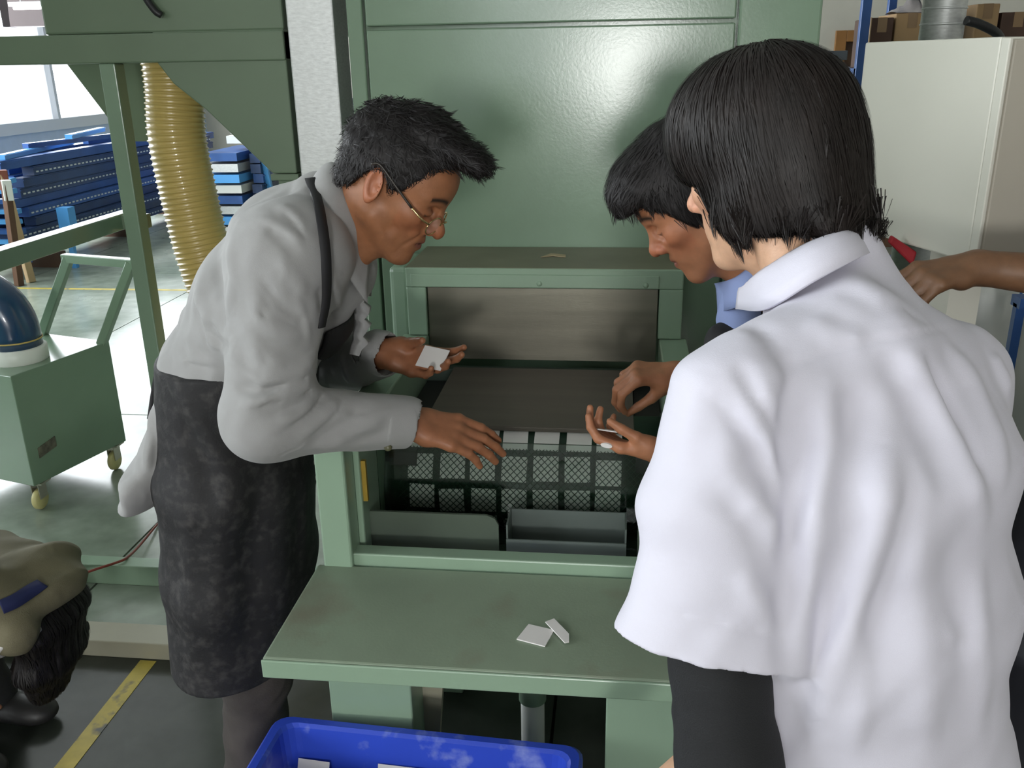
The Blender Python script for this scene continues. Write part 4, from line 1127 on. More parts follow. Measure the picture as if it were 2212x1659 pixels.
# --- trunk and limbs under the clothes
side = nrm((.0, 1, 0))
mp = [P(512, 1000, 1.53), P(520, 800, 1.53), P(600, 640, 1.52), P(668, 500, 1.51), P(722, 430, 1.50)]
S_r, S_l = P(612, 560, 1.345), P(690, 560, 1.70)
trunk = uni(loft([(mp[0], .15, .10), (mp[1], .14, .095), (mp[2], .16, .10), (mp[3] + np.array([.0, 0, -.03]), .10, .06), (mp[4] + np.array([.02, 0, -.03]), .045, .045)], side), (cone(S_r, r_el, .045, .04), .03), (cone(r_el, rw, .04, .027), .02), (cone(S_l, l_el, .045, .04), .03), (cone(l_el, lw_, .04, .027), .02), (cone(mp[4] + np.array([.02, 0, -.02]), mO, .045, .05), .02))
V, Fq = surface(trunk, *bbox(mp + [S_r, S_l, r_el, l_el, rw], .13), .008); parts_b.append((V, Fq)); cols.append(np.tile(SK, (len(V), 1)))
V, Fq = join(parts_b)
mesh_from('body', V, Fq, M_SKIN, man, np.concatenate(cols))
# --- shirt
tor = loft([(P(505, 1010, 1.53), .155, .10), (mp[1] + np.array([-.005, 0, .01]), .172, .121), (mp[2], .188, .125), (mp[3] + np.array([-.012, 0, -.012]), .165, .1), (mp[4] + np.array([-.01, 0, -.012]), .085, .066)], side, k=.04)
tail = loft([(P(440, 860, 1.53), .15, .06), (P(372, 990, 1.53), .155, .045), (P(352, 1040, 1.53), .155, .04)], side, k=.03)
sh_r = cone(S_r, r_el, .078, .066); fa_r = cone(r_el, rw - rF * .004, .062, .045)
sh_l = cone(S_l, l_el, .078, .066); fa_l = cone(l_el, lw_ - lF * .01, .062, .046)
shirt0 = uni(tor, (tail, .04), (ell(P(742, 590, 1.50), (.055, .075, .06)), .05), (ell(S_r + np.array([.012, .03, .0]), (.085, .075, .085)), .06), (ell(S_l + np.array([0, -.03, 0]), (.08, .075, .08)), .06), (sh_r, .045), (fa_r, .03), (sh_l, .045), (fa_l, .03))
fl = []
def fold(fn, pts, w, hgt): 
    t = tline(fn, pts)
    if len(t) > 1: fl.append((t, w, hgt))
for pts, w, hgt in [
    ([(545, 640), (560, 690), (600, 715), (650, 735)], .012, .010), ([(560, 600), (590, 650), (640, 690), (668, 700)], .010, -.008),
    ([(530, 690), (560, 760), (620, 790)], .012, .007), ([(600, 560), (640, 600), (660, 640)], .010, .006),
    ([(560, 470), (620, 500), (655, 530)], .010, .006), ([(575, 490), (610, 520), (640, 555)], .008, -.005), ([(600, 440), (640, 470), (662, 505)], .009, .005),
    ([(500, 700), (540, 820), (620, 860)], .014, -.006), ([(500, 780), (560, 830), (650, 800), (685, 760)], .012, .009), ([(505, 830), (560, 850), (640, 815)], .009, -.007),
    ([(520, 880), (570, 860), (660, 830), (700, 805)], .012, .009), ([(560, 900), (640, 880), (700, 850)], .010, -.006),
    ([(600, 920), (660, 880), (690, 840)], .011, .008), ([(640, 950), (700, 900), (730, 860)], .011, .007), ([(660, 960), (740, 915), (790, 880)], .010, -.005),
    ([(700, 965), (780, 930), (830, 900)], .011, .006), ([(560, 935), (650, 965), (760, 968)], .012, .005),
    ([(430, 600), (445, 680), (470, 760)], .014, .007), ([(470, 560), (480, 650), (480, 720)], .012, -.007), ([(500, 520), (505, 600), (495, 680)], .012, .007),
    ([(400, 660), (410, 730), (430, 780)], .012, .005), ([(440, 700), (470, 740), (492, 760)], .010, -.007), ([(370, 720), (400, 775), (470, 785)], .010, .005),
    ([(395, 660), (440, 560), (520, 470)], .02, .004), ([(740, 760), (745, 800), (760, 830)], .008, .006), ([(330, 880), (325, 950), (318, 1010)], .010, .008), ([(345, 850), (342, 950), (335, 1010)], .008, -.006),
    ([(700, 560), (720, 620), (735, 680)], .010, .006), ([(690, 620), (700, 670)], .008, -.005),
    ([(552, 655), (580, 700), (630, 722)], .005, -.005), ([(540, 720), (575, 775), (640, 800)], .005, -.005), ([(515, 800), (570, 845), (655, 815), (688, 780)], .0045, -.005), ([(530, 890), (585, 872), (665, 845), (705, 815)], .0045, -.005),
    ([(610, 930), (668, 892), (700, 850)], .0045, -.005), ([(650, 955), (712, 908), (740, 868)], .0045, -.004), ([(560, 480), (618, 512), (650, 545)], .0045, -.004), ([(608, 452), (640, 485), (660, 520)], .004, -.004),
    ([(450, 690), (478, 745), (494, 752)], .005, -.006), ([(420, 640), (432, 700), (455, 760)], .005, -.004), ([(372, 735), (410, 785), (460, 792)], .0045, -.004), ([(560, 610), (600, 668), (655, 705)], .005, .004), ([(640, 640), (660, 690), (668, 740)], .006, .004), ([(720, 900), (790, 905), (850, 885)], .008, .004), ([(730, 940), (800, 945), (850, 930)], .008, -.004)]:
    fold(shirt0, pts, w, hgt)
shirt1 = folds(shirt0, fl)
shirt1 = ripple(shirt1, mp[2], [((.7, .2, .6), .11), ((-.4, .3, .8), .075), ((.9, -.3, .2), .06)], .0022, 5)
# neck opening, cuffs
shirt1 = sub(shirt1, local(lambda Q: np.linalg.norm(Q[:, 1:] * np.array([1, 1.0], f32), axis=1) - .060, mO + (mp[4] - mO) * .85, frame(nrm(mp[4] - mO), (0, 1, 0))) if False else cone(mp[4] + (mO - mp[4]) * .35, mO, .06, .07), k=.004)
shirt1 = sub(shirt1, cone(rw - rF * .02, rw + rF * .1, .036, .05), cone(lw_ - lF * .03, lw_ + lF * .1, .036, .05), k=.003)
shirt1 = cut(shirt1, P(330, 1035, 1.53), (-.1, 0, -1), .004)
V, Fq = surface(shirt1, *bbox(mp + [S_r, S_l, r_el, l_el, rw, lw_, P(320, 1040, 1.5)], .13), .0036)
m_shirt = mesh_from('shirt', V, Fq, M_SHIRT_G, man)
def ribbon(fn, pts, wid, name, mt, parent, off=.003, ctrl=None, thick=.0025):
    """a strip of cloth lying on the surface of fn, through points seen at the given pixels"""
    T = tline(fn, pts) if ctrl is None else ctrl
    C_ = np.array(bez(T, 8)); mbb = MB(); v = []; n = len(C_)
    G = grad(fn, C_.astype(f32)); C_ = C_ + G * off
    for i in range(n):
        t = nrm(C_[min(i + 1, n - 1)] - C_[max(i - 1, 0)]); x = nrm(np.cross(t, G[i]))
        v += [C_[i] - x * wid / 2, C_[i] + x * wid / 2, C_[i] + x * wid / 2 + G[i] * thick, C_[i] - x * wid / 2 + G[i] * thick]
    f = []
    for i in range(n - 1):
        b = 4 * i
        f += [(b + j, b + (j + 1) % 4, b + 4 + (j + 1) % 4, b + 4 + j) for j in range(4)]
    f += [(0, 3, 2, 1), (4 * n - 4, 4 * n - 3, 4 * n - 2, 4 * n - 1)]
    return mbb.add(v, f, True).build(name, mt, parent)
# cuffs as doubled bands, button, placket
for wv, Fv, nm, el in ((rw, rF, 'cuff', r_el), (lw_, lF, 'cuff', l_el)):
    ax = nrm(wv - el)
    cf = cone(wv - ax * .055, wv - ax * .002, .0485, .0462); cf = cut(cut(cf, wv - ax * .001, ax), wv - ax * .056, -ax); cf = sub(cf, cone(wv - ax * .2, wv + ax * .2, .041, .041), k=.002)
    V, Fq = surface(cf, *bbox([wv, wv - ax * .06], .06), .003); mesh_from(nm, V, Fq, M_SHIRT_G, m_shirt)
bt = P(840, 972, 1.40); bt = trace(shirt1, 838, 966)
if bt is not None: MB().lathe([(0, .004), (.006, .004), (.007, 0)], bt, -FWD, 14).build('button', mat('olive_button', (.1, .1, .05), .4), m_shirt)
# collar leaf standing round the neck and falling over the shoulders
def collar(inner, outer, name, mt, parent, thick=.004, n=10):
    I = np.array(bez(inner, n)); O_ = np.array(bez(outer, n)); m = len(I); K = 6; v = []; f = []
    for i in range(m):
        for k in range(K):
            t = k / (K - 1); v.append(I[i] * (1 - t) + O_[i] * t + np.array([0, 0, .012 * math.sin(math.pi * t)]))
    for i in range(m - 1):
        for k in range(K - 1): a = i * K + k; f.append((a, a + 1, a + K + 1, a + K))
    o = MB().add(v, f, True).build(name, mt, parent); s_ = o.modifiers.new('solid', 'SOLIDIFY'); s_.thickness = thick; s_.offset = 0
    return o
ci = [P(800, 560, 1.475), P(768, 470, 1.425), P(738, 385, 1.45), P(735, 362, 1.51), P(748, 372, 1.57), P(790, 460, 1.60), P(812, 560, 1.53)]
co = [P(792, 655, 1.44), P(702, 515, 1.37), P(672, 418, 1.42), P(684, 376, 1.52), P(700, 400, 1.60), P(745, 500, 1.645), P(800, 640, 1.58)]
collar(ci, co, 'collar', M_SHIRT_G, m_shirt)
# ruffled front placket
pk = MB(); v = []
for i in range(15):
    t = i / 14; w_ = .007 * math.sin(i * 2.2); c = P(775 + 14 * math.sin(t * 3), 590 + 175 * t, 1.50)
    v += [c + np.array([-.02, 0, 0]), c + np.array([.006 + w_, -.012, 0]), c + np.array([.004 + w_, .012, 0])]
pk.add(v, [q for i in range(14) for q in ((3 * i, 3 * i + 1, 3 * i + 4, 3 * i + 3), (3 * i + 1, 3 * i + 2, 3 * i + 5, 3 * i + 4), (3 * i + 2, 3 * i, 3 * i + 3, 3 * i + 5))], True).build('placket', M_SHIRT_G, m_shirt)
# --- apron: skirt, bib, straps
ap0 = loft([(P(520, 760, 1.53), .194, .137), (P(516, 1000, 1.53), .198, .14), (P(524, 1200, 1.53), .196, .137), (P(532, 1500, 1.53), .198, .128), (P(534, 1750, 1.53), .2, .125)], side, k=.03)
fl = []
for pts, w, hgt in [([(370, 820), (420, 900), (470, 980), (520, 1040)], .016, .006), ([(390, 900), (440, 1000), (470, 1120)], .02, -.006), ([(500, 1000), (470, 1200), (460, 1430)], .03, .008), ([(560, 1020), (545, 1200), (540, 1440)], .025, -.009), ([(600, 1010), (610, 1150), (600, 1400)], .03, .008), ([(400, 1100), (410, 1300), (420, 1450)], .025, .006), ([(640, 1000), (655, 1100), (660, 1200)], .02, .006)]:
    fold(ap0, pts, w, hgt)
ap = folds(ap0, fl)
ap = sub(ap, loft([(P(532, 1380, 1.53), .02, .02), (P(532, 1500, 1.53), .183, .113), (P(534, 1750, 1.53), .185, .11)], side, k=.03), k=.002)
ap = cut(cut(ap, P(420, 796, 1.40), (.0, .0, 1)), P(470, 1462, 1.40), (-.03, 0, -1))
ap = sub(ap, rbox(P(362, 1100, 1.62) + np.array([-.12, .14, 0]), (.13, .16, .6), .02), k=.004)    # open at the back
ap_lo, ap_hi = bbox([P(515, 790, 1.53), P(525, 1480, 1.53)], .22)
V, Fq = surface(ap, ap_lo, ap_hi, .0042)
apron = mesh_from('apron', V, Fq, M_APRON, man)
bibf = cut(cut((lambda Q: np.abs(tor(Q) - .006) - .0035), P(700, 706, 1.45), (.1, 0, 1)), P(700, 900, 1.45), (0, 0, -1))
bc = P(745, 780, 1.53)
bibf2 = (lambda Q, b=bibf: np.maximum(np.maximum(b(Q), np.abs(Q[:, 1] - 1.53).astype(f32) - .105), ((P(686, 790, 1.43)[0]) - Q[:, 0])))
V, Fq = surface(bibf2, bc - np.array([.14, .16, .16]), bc + np.array([.16, .16, .14]), .0036)
mesh_from('bib', V, Fq, M_STRAP, apron)
ribbon(shirt0, [(684, 705), (696, 640), (697, 560), (688, 480), (676, 420), (671, 396)], .017, 'neck_strap', M_STRAP, apron, .008)
MB().tube(bez([P(356, 792, 1.5), P(340, 800, 1.5), P(330, 850, 1.5), P(322, 905, 1.49)], 8), .004, 8).build('tie', M_STRAP, apron)
MB().tube(bez([P(331, 1005, 1.47), P(326, 1020, 1.47), P(322, 1034, 1.47)], 5), .006, 8).build('tie', M_STRAP, apron)
# --- trousers and shoes
legs('man', P(510, 1060, 1.60), P(505, 1060, 1.46), (-.80, 1.62, 0), (-.745, 1.45, 0), M_TROUS, man, r0=.075, toe=(1, -.1, 0))
# --- hair
def man_hair(Q):
    q = ((Q - mO) @ mA.T / mS).astype(f32); x, y, z = q[:, 0], q[:, 1], q[:, 2]
    zl = np.interp(x, (-.12, -.085, -.055, -.035, -.012, .012, .03, .05, .07, .1), (-.06, -.055, -.035, .012, .028, -.002, .012, .05, .08, .096)).astype(f32)
    cap = ell((-.014, 0, .044), (.107, .083, .094))(q)
    cap = smin(cap, ell((-.062, 0, -.02), (.042, .058, .05))(q), .02)
    cap = smin(cap, ell((.02, 0, .118), (.05, .05, .026))(q), .03)
    cap = smin(cap, ell((.074, -.005, .112), (.050, .054, .025), np.stack([nrm((.9, 0, .1)), (0, 1, 0), nrm((-.1, 0, .9))]))(q), .025)
    cap = smin(cap, ell((.108, -.010, .112), (.024, .04, .017))(q), .02)
    cap = smax(cap, zl - z, .006)
    return cap * mS
nz = lambda Q, s, a: a * (np.sin(Q[:, 0] * s + 2 * np.sin(Q[:, 1] * s * .7)) * np.sin(Q[:, 1] * s * 1.1 + 1.5 * np.sin(Q[:, 2] * s * .8)) + np.sin(Q[:, 2] * s * .9 + Q[:, 0] * s * .5))
hair_n = lambda Q: man_hair(Q) - nz(Q - mO.astype(f32), 190., .0012)
V, Fq = surface(hair_n, mO - .17, mO + .19, .003)
rg = np.random.default_rng(4)
st_i = V[rg.choice(len(V), 5200, replace=True)] + rg.normal(0, .001, (5200, 3))
crown = mO + np.array((-.05, 0, .12)) @ mA
def mflow(Q):
    r = Q - crown.astype(f32); r = r / (np.linalg.norm(r, axis=1)[:, None] + 1e-6)
    q = ((Q - mO) @ mA.T); front = np.clip((q[:, 2] - .05) / .05, 0, 1)[:, None]
    return (r * .7 + front * mA[0] * .8 + np.array([0, 0, -.5]) * (1 - front)).astype(f32)
Vs, Fs_ = strands(man_hair, st_i, mflow, 3, .0065, (.002, .010), .00075, rg, .65)
hq = (V - mO) @ mA.T; topm = np.where((hq[:, 2] > .085 * mS) | ((hq[:, 0] > .06) & (hq[:, 2] > .07)))[0]; ri = topm[rg.choice(len(topm), 260)]
Gm = grad(man_hair, V[ri].astype(f32))
Vl, Fl_ = locks(V[ri], Gm * .55 + mA[0] * .75, .016, 9, .0035, .0006, rg)
hr = mesh_from('hair', *join([(V, Fq), (Vs, Fs_), (Vl, Fl_)]), M_HAIR, man)
# --- glasses
M_GOLD = mat('gold_wire', (.6, .45, .22), .25, .9)
M_TEMPLE = mat('dark_temple_tip', (.03, .025, .02), .35)
M_LENS = mat('spectacle_lens', (.9, .95, .92), .05, alpha=.14, spec=.8)
def hl(x, y, z): return mO + (np.array((x, y, z)) * mS) @ mA
gl = empty('glasses', hl(.09, 0, -.02), 'thin gold wire glasses low on the nose of the bending man', 'glasses')
for s in (-1, 1):
    ring = [hl(.108 - .012 * abs(math.cos(a) * .5 + .5) , s * (.033 + .0245 * math.cos(a)), -.017 + .017 * math.sin(a)) for a in np.linspace(0, 2 * math.pi, 25)]
    MB().tube(ring, .0013, 8, caps=False).build('rim', M_GOLD, gl)
    c0 = hl(.102, s * .033, -.017); v = [c0] + ring[:-1]
    MB().add(v, [(0, 1 + i, 1 + (i + 1) % 24) for i in range(24)], True).build('lens', M_LENS, gl)
    MB().tube(bez([hl(.096, s * .058, -.012), hl(.083, s * .074, -.007), hl(.06, s * .077, .0)], 5), .0019, 8).build('temple', M_GOLD, gl)
    MB().tube(bez([hl(.06, s * .077, .0), hl(.02, s * .0835, .017), hl(-.02, s * .087, .033), hl(-.034, s * .088, .026)], 5), .0021, 8).build('temple_tip', M_TEMPLE, gl)
MB().tube(bez([hl(.110, -.009, -.010), hl(.1135, 0, -.006), hl(.110, .009, -.010)], 5), .0013, 8).build('bridge', M_GOLD, gl)
# --- chip on the left palm
lN = nrm(np.array((.1, -.62, .78)) - lF * (np.array((.1, -.62, .78)) @ lF))
cc_ = lw_ + lF * .112 + lN * .022
flat_chip('white_chip', chip_mesh('held_chip', .052, .048), cc_, lF, np.cross(lN, lF), 'white chip lying on the open palm of the man in the apron').data.materials.append(M_TILE)
# ================================================================ person 2: woman in a white short-sleeved shirt, seen from behind
wom = empty('person', (.3, .85, 0), 'woman with a dark bob and white short-sleeved shirt, seen from behind', 'person')
wf = nrm((-.52, .85, 0)); ws = np.array([wf[1], -wf[0], 0])          # ws points to her right
wA = frame(nrm((-.78, .55, -.28)), (-.06, .0, 1)); wS = .87
wO = at(1652, 352, y=1.02)
w_head = head_fn(wide=.98, nose=.95, jaw=1.0, neck_r=.05, neck_to=(-.06, 0, -.17))
w_head_w = (lambda Q: local(w_head, wO, wA / wS)(Q) * wS)
WT = np.array((.62, .37, .235))
pb = []; cl_ = []
V, Fq = surface(w_head_w, wO - np.array([.2, .2, .24]), wO + np.array([.2, .2, .16]), .0026); pb.append((V, Fq)); cl_.append(face_color(V, wO, wA, wS, WT, (.4, .16, .13)))
L_s = at(1578, 850, y=.80); R_s = at(2055, 800, y=.965)
Csh = (L_s + R_s) / 2
slv_h = at(1530, 1392, y=.74)
slv_ax = nrm(slv_h - L_s)
hipc = at(1888, 1650, y=.84)
L_e = at(1572, 1650, y=.735); L_w = L_e + np.array([-.10, .10, -.20])
lhn, _ = hand_fn(L_w, nrm((-.3, .35, -.85)), (.8, .1, -.3), -1, curl=(22, 24, 26, 28))
lfn2 = uni(lhn, (cone(L_e, L_w, .039, .025), .018), (cone(L_e - slv_ax * .08, L_e, .036, .038), .02))
V, Fq = surface(lfn2, *bbox([L_e + UP * .1, L_w, L_w + np.array([-.1, .1, -.18])], .06), .0035); pb.append((V, Fq)); cl_.append(np.tile(WT, (len(V), 1)))
R_e = R_s + np.array([.02, .06, -.27]); R_w = R_e + np.array([-.16, .16, -.02])
rhn, _ = hand_fn(R_w, nrm((-.7, .6, -.1)), (0, 0, -1), 1, curl=(22, 24, 26, 28))
V, Fq = surface(uni(rhn, (cone(R_e, R_w, .039, .025), .018)), *bbox([R_e, R_w, R_w + np.array([-.16, .14, 0])], .06), .004); pb.append((V, Fq)); cl_.append(np.tile(WT, (len(V), 1)))
trk = uni(loft([(hipc, .13, .09), (hipc * .5 + Csh * .5, .12, .08), (Csh - UP * .05, .13, .07)], ws), (cone(L_s, L_e, .036, .03), .03), (cone(R_s, R_e, .04, .036), .03), (cone(Csh - UP * .02, wO, .04, .04), .03))
V, Fq = surface(trk, *bbox([hipc, Csh, L_s, R_s, L_e, R_e], .14), .009); pb.append((V, Fq)); cl_.append(np.tile(WT, (len(V), 1)))
mesh_from('body', *join(pb), M_SKIN, wom, np.concatenate(cl_))
# --- shirt
nb_w = wO + (np.array((-.06, 0, -.17)) * wS) @ wA            # base of the neck
tw_ = [(hipc - UP * .14, .155, .125), (hipc, .148, .116), (hipc * .55 + Csh * .45 + np.array([.005, -.01, 0]), .15, .115), (Csh * .8 + hipc * .2 + np.array([.0, -.015, 0]), .16, .115), (Csh + np.array([.0, -.005, -.012]), .15, .082)]
torw = loft(tw_, ws, k=.05)
yoke = loft([(L_s + np.array([.02, .02, .004]), .05, .05), (Csh + np.array([-.01, .0, .035]), .075, .062), (R_s + np.array([-.02, -.01, .004]), .05, .05)], wf, k=.04)
slv = loft([(L_s + slv_ax * -.005, .056, .056), (L_s * .55 + slv_h * .45, .070, .06), (slv_h, .081, .055), (slv_h + slv_ax * .06, .082, .055)], nrm(np.cross(slv_ax, FWD)), k=.03)
slvr = loft([(R_s, .06, .06), (R_s * .5 + R_e * .5, .078, .07), (R_e * .9 + R_s * .1, .082, .074)], ws, k=.03)
inner = loft([(slv_h - slv_ax * .09, .05, .036), (slv_h + slv_ax * .02, .076, .049), (slv_h + slv_ax * .1, .078, .05)], nrm(np.cross(slv_ax, FWD)), k=.03)
slv = sub(cut(slv, slv_h, nrm(slv_ax + np.array([-.10, .0, .0])), .003), inner, k=.002)
nkf = cone(nb_w - UP * .02, nb_w + (wO - nb_w) * .25, .075, .062)
ws0 = uni(torw, (yoke, .05), (slv, .028), (slvr, .03), (nkf, .04))
fl = []
for pts, w, hgt in [
    ([(1705, 760), (1700, 900), (1702, 1050), (1705, 1250), (1690, 1440)], .011, -.012),
    ([(1600, 850), (1650, 930), (1690, 1030), (1705, 1130)], .009, .008), ([(1560, 880), (1620, 950), (1665, 1040), (1690, 1120)], .008, -.006), ([(1640, 830), (1680, 900), (1700, 960)], .008, .007),
    ([(1590, 780), (1630, 850), (1680, 940)], .009, -.005), ([(1560, 1060), (1610, 1120), (1660, 1210), (1690, 1300)], .012, -.006), ([(1540, 930), (1590, 1040), (1650, 1130)], .013, .005),
    ([(1600, 1230), (1640, 1310), (1690, 1370)], .010, .005),
    ([(1780, 830), (1790, 950), (1760, 1100), (1730, 1300), (1700, 1500)], .014, .010), ([(1740, 860), (1735, 1000), (1725, 1150), (1715, 1330)], .012, -.008),
    ([(1830, 820), (1850, 900), (1840, 1000), (1800, 1150)], .016, -.007), ([(1920, 960), (1910, 1080), (1870, 1250), (1820, 1400), (1770, 1580)], .015, .011), ([(1960, 980), (1950, 1120), (1900, 1300), (1850, 1500)], .014, -.007), ([(1870, 1050), (1840, 1180), (1790, 1330), (1730, 1500), (1690, 1620)], .014, -.008),
    ([(1950, 750), (2010, 830), (2060, 930), (2110, 1060), (2125, 1150)], .013, .009), ([(1985, 760), (2045, 850), (2095, 950), (2125, 1060)], .010, -.009), ([(2040, 740), (2100, 830), (2150, 940), (2160, 1060)], .012, .008),
    ([(1900, 760), (1960, 850), (2010, 960), (2040, 1080)], .013, -.006), ([(2080, 690), (2140, 760), (2180, 850)], .012, .006),
    ([(1970, 1100), (1985, 1300), (2000, 1500), (2010, 1640)], .018, .007), ([(2060, 1150), (2075, 1300), (2080, 1500)], .016, -.006), ([(2120, 1200), (2115, 1400), (2120, 1600)], .014, .005), ([(1880, 1350), (1860, 1480), (1840, 1640)], .012, .006), ([(2030, 1380), (2090, 1360), (2130, 1330)], .010, .004),
    ([(1740, 690), (1800, 720), (1880, 740)], .014, .004), ([(1620, 700), (1680, 760), (1720, 800)], .012, -.004), ([(1800, 620), (1900, 660), (2000, 690)], .014, -.004), ([(1530, 800), (1500, 900), (1480, 1050)], .016, .004)]:
    fold(ws0, pts, w, hgt)
# yoke seam
sm_ = tline(ws0, [(1690, 808), (1740, 778), (1800, 755), (1880, 738), (1980, 722), (2080, 705), (2170, 692)])
fl.append((sm_, .0035, -.0022)); fl.append(([p + UP * .006 for p in sm_], .004, .0016))
hem_ = tline(ws0, [(1350, 1290), (1430, 1312), (1520, 1338), (1610, 1362), (1690, 1372)]); fl.append((hem_, .0035, -.003))
arm_s = tline(ws0, [(1460, 800), (1520, 850), (1590, 900), (1650, 980), (1690, 1080)]); fl.append((arm_s, .0035, -.0018))
ws1 = folds(ws0, fl)
ws1 = ripple(ws1, Csh, [((.8, .3, .5), .14), ((-.5, .4, .7), .09), ((.9, -.2, -.3), .07)], .0022, 9)
ws2 = sub(ws1, cone(nb_w - UP * .03, wO, .052, .06), k=.003)
ws2 = cut(ws2, (0, 0, .70), (0, 0, -1))
V, Fq = surface(ws2, *bbox([hipc - UP * .1, Csh, L_s, R_s, slv_h, R_e], .15), .0036)
w_sh = mesh_from('shirt', V, Fq, M_SHIRT_W, wom)
# collar
ci = [at(1598, 632, y=1.02), at(1640, 590, y=.955), at(1735, 532, y=.925), at(1806, 508, y=.95), at(1800, 522, y=1.02), at(1700, 570, y=1.08)]
co = [at(1592, 668, y=1.01), at(1655, 668, y=.91), at(1760, 606, y=.868), at(1866, 552, y=.905), at(1860, 560, y=1.03), at(1720, 640, y=1.1)]
collar(ci, co, 'collar', M_SHIRT_W, w_sh)
# black sleeve under the shirt sleeve
us = uni(cone(L_s * .2 + slv_h * .8, L_e - slv_ax * .0, .047, .050), (cone(L_e, L_e + (L_w - L_e) * .12, .05, .046), .02))
us = ripple(us, L_e, [((0, .2, 1), .06), ((.5, .5, .5), .04)], .0012, 2)
us = cut(us, L_e + np.array([-.012, .014, -.012]), nrm((-.45, .45, -.75)), .003)
V, Fq = surface(us, *bbox([L_s * .4 + slv_h * .6, L_e, L_e + (L_w - L_e) * .2], .08), .004)
mesh_from('undersleeve', V, Fq, M_DARK, wom)
legs('w', hipc - UP * .12 - ws * .08, hipc - UP * .12 + ws * .08, (.36, .72, 0), (.5, .80, 0), M_DARK, wom, toe=wf)
# --- bobbed hair
def bob(Q):
    q = ((Q - wO) @ wA.T / wS).astype(f32); x, y, z = q[:, 0], q[:, 1], q[:, 2]
    c = ell((-.010, 0, .038), (.114, .092, .101))(q)
    c = smin(c, ell((-.035, 0, -.02), (.085, .089, .082))(q), .03)
    c = smin(c, ell((.03, 0, .05), (.08, .084, .078))(q), .03)
    c = smin(c, ell((-.062, 0, -.085), (.05, .066, .06))(q), .03)
    c = smin(c, ell((.005, 0, -.062), (.072, .086, .082))(q), .03)
    c = smax(c, -ell((.115, 0, -.075), (.085, .098, .1))(q), .012)     # face opening
    zl = np.interp(x, (-.13, -.05, .0, .025, .05, .075), (-.108, -.088, -.078, -.082, -.04, .005)).astype(f32) + (.010 * np.sin(y * 95 + 1.3 * np.sin(y * 41)) + .006 * np.sin(y * 210)).astype(f32)
    c = smax(c, zl - z, .008)
    return c * wS
def wob(Q):
    q = ((Q - wO) @ wA.T).astype(f32); an = np.arctan2(q[:, 1], -q[:, 0] - .02)
    return .0022 * np.sin(an * 23 + 3 * np.sin(q[:, 2] * 40)) + .0016 * np.sin(an * 57 + 2 * np.sin(q[:, 2] * 60 + an * 9))
V, Fq = surface(lambda Q: bob(Q) - wob(Q), wO - .19, wO + .19, .003)
rg = np.random.default_rng(8); n_ = 9000
si = V[rg.choice(len(V), n_)] + rg.normal(0, .001, (n_, 3))
w_crown = wO + np.array((-.03, -.012, .14)) @ wA
def wflow(Q):
    r = Q - w_crown.astype(f32); r = r / (np.linalg.norm(r, axis=1)[:, None] + 1e-6)
    return (r * .8 - wA[2] * .9 - wA[0] * .12).astype(f32)
Vs, Fs_ = strands(bob, si, wflow, 8, .010, (.0005, .006), .0008, rg, .13)
hq = (V - wO) @ wA.T / wS
zl_ = np.interp(hq[:, 0], (-.13, -.05, .0, .025, .05, .075), (-.108, -.088, -.078, -.082, -.04, .005))
opn = ell((.098, 0, -.075), (.09, .098, .1))(hq.astype(f32))
ed = np.where(((hq[:, 2] < zl_ + .028) & (hq[:, 2] > zl_ - .004) & (hq[:, 0] < .055)))[0]; ri = ed[rg.choice(len(ed), 150)]
Gw = grad(bob, V[ri].astype(f32)); Gw = Gw - wA[2] * (Gw @ wA[2])[:, None]
Vl, Fl_ = locks(V[ri] + Gw * .001, -wA[2] * 1.0 - Gw * .02 + wA[0] * .12, .024, 26, .0055, .0007, rg)
mesh_from('hair', *join([(V, Fq), (Vs, Fs_), (Vl, Fl_)]), M_HAIR_B, wom)

# ================================================================ person 3: looking down at the chip, between the woman and the machine
p3 = empty('person', (.42, 1.5, 0), 'person with thick black fringe and light blue collar looking down at a chip', 'person')
pA = frame(nrm((-.80, .02, -.62)), (0, 0, 1)); pS = .93
pO = at(1508, 428, y=1.46)
p_head = head_fn(wide=.97, nose=1.0, jaw=1.0, neck_r=.047, neck_to=(-.01, 0, -.19))
V, Fq = surface((lambda Q: local(p_head, pO, pA / pS)(Q) * pS), pO - .2, pO + .2, .0026)
PT = np.array((.40, .17, .085)); pb = [(V, Fq)]; cl_ = [face_color(V, pO, pA, pS, PT, (.27, .095, .065))]
# left hand, palm up, holding a chip
hw3 = at(1440, 980, y=1.43); hF = nrm(at(1272, 955, y=1.44) - hw3); hN = nrm((-.1, .35, .93))
h3, t3 = hand_fn(hw3, hF, hN, -1, curl=(30, 33, 36, 40), spread=3, thumb=(.30, .30, 8), s=.90, bend0=(14, 20, 24, 28))
e3 = at(1640, 1000, y=1.36)
V, Fq = surface(uni(h3, (cone(e3, hw3, .04, .0255), .018)), *bbox([e3, hw3, hw3 + hF * .18], .06), .0024); pb.append((V, Fq)); cl_.append(np.tile(PT * 1.05, (len(V), 1)))
pf = uni(h3, (cone(e3, hw3, .04, .0255), .018)); pp = trace(pf, 1310, 962)
if pp is not None:
    pg = grad(pf, pp[None].astype(f32))[0]; px_ = nrm(hF - pg * (hF @ pg)); py_ = np.cross(pg, px_)
    MB().prism([pp - pg * .002 + px_ * .010 * math.cos(a) + py_ * .0045 * math.sin(a) for a in np.linspace(0, 2 * math.pi, 17)[:-1]], pg * .0035).build('white_plaster', M_TILE, p3)
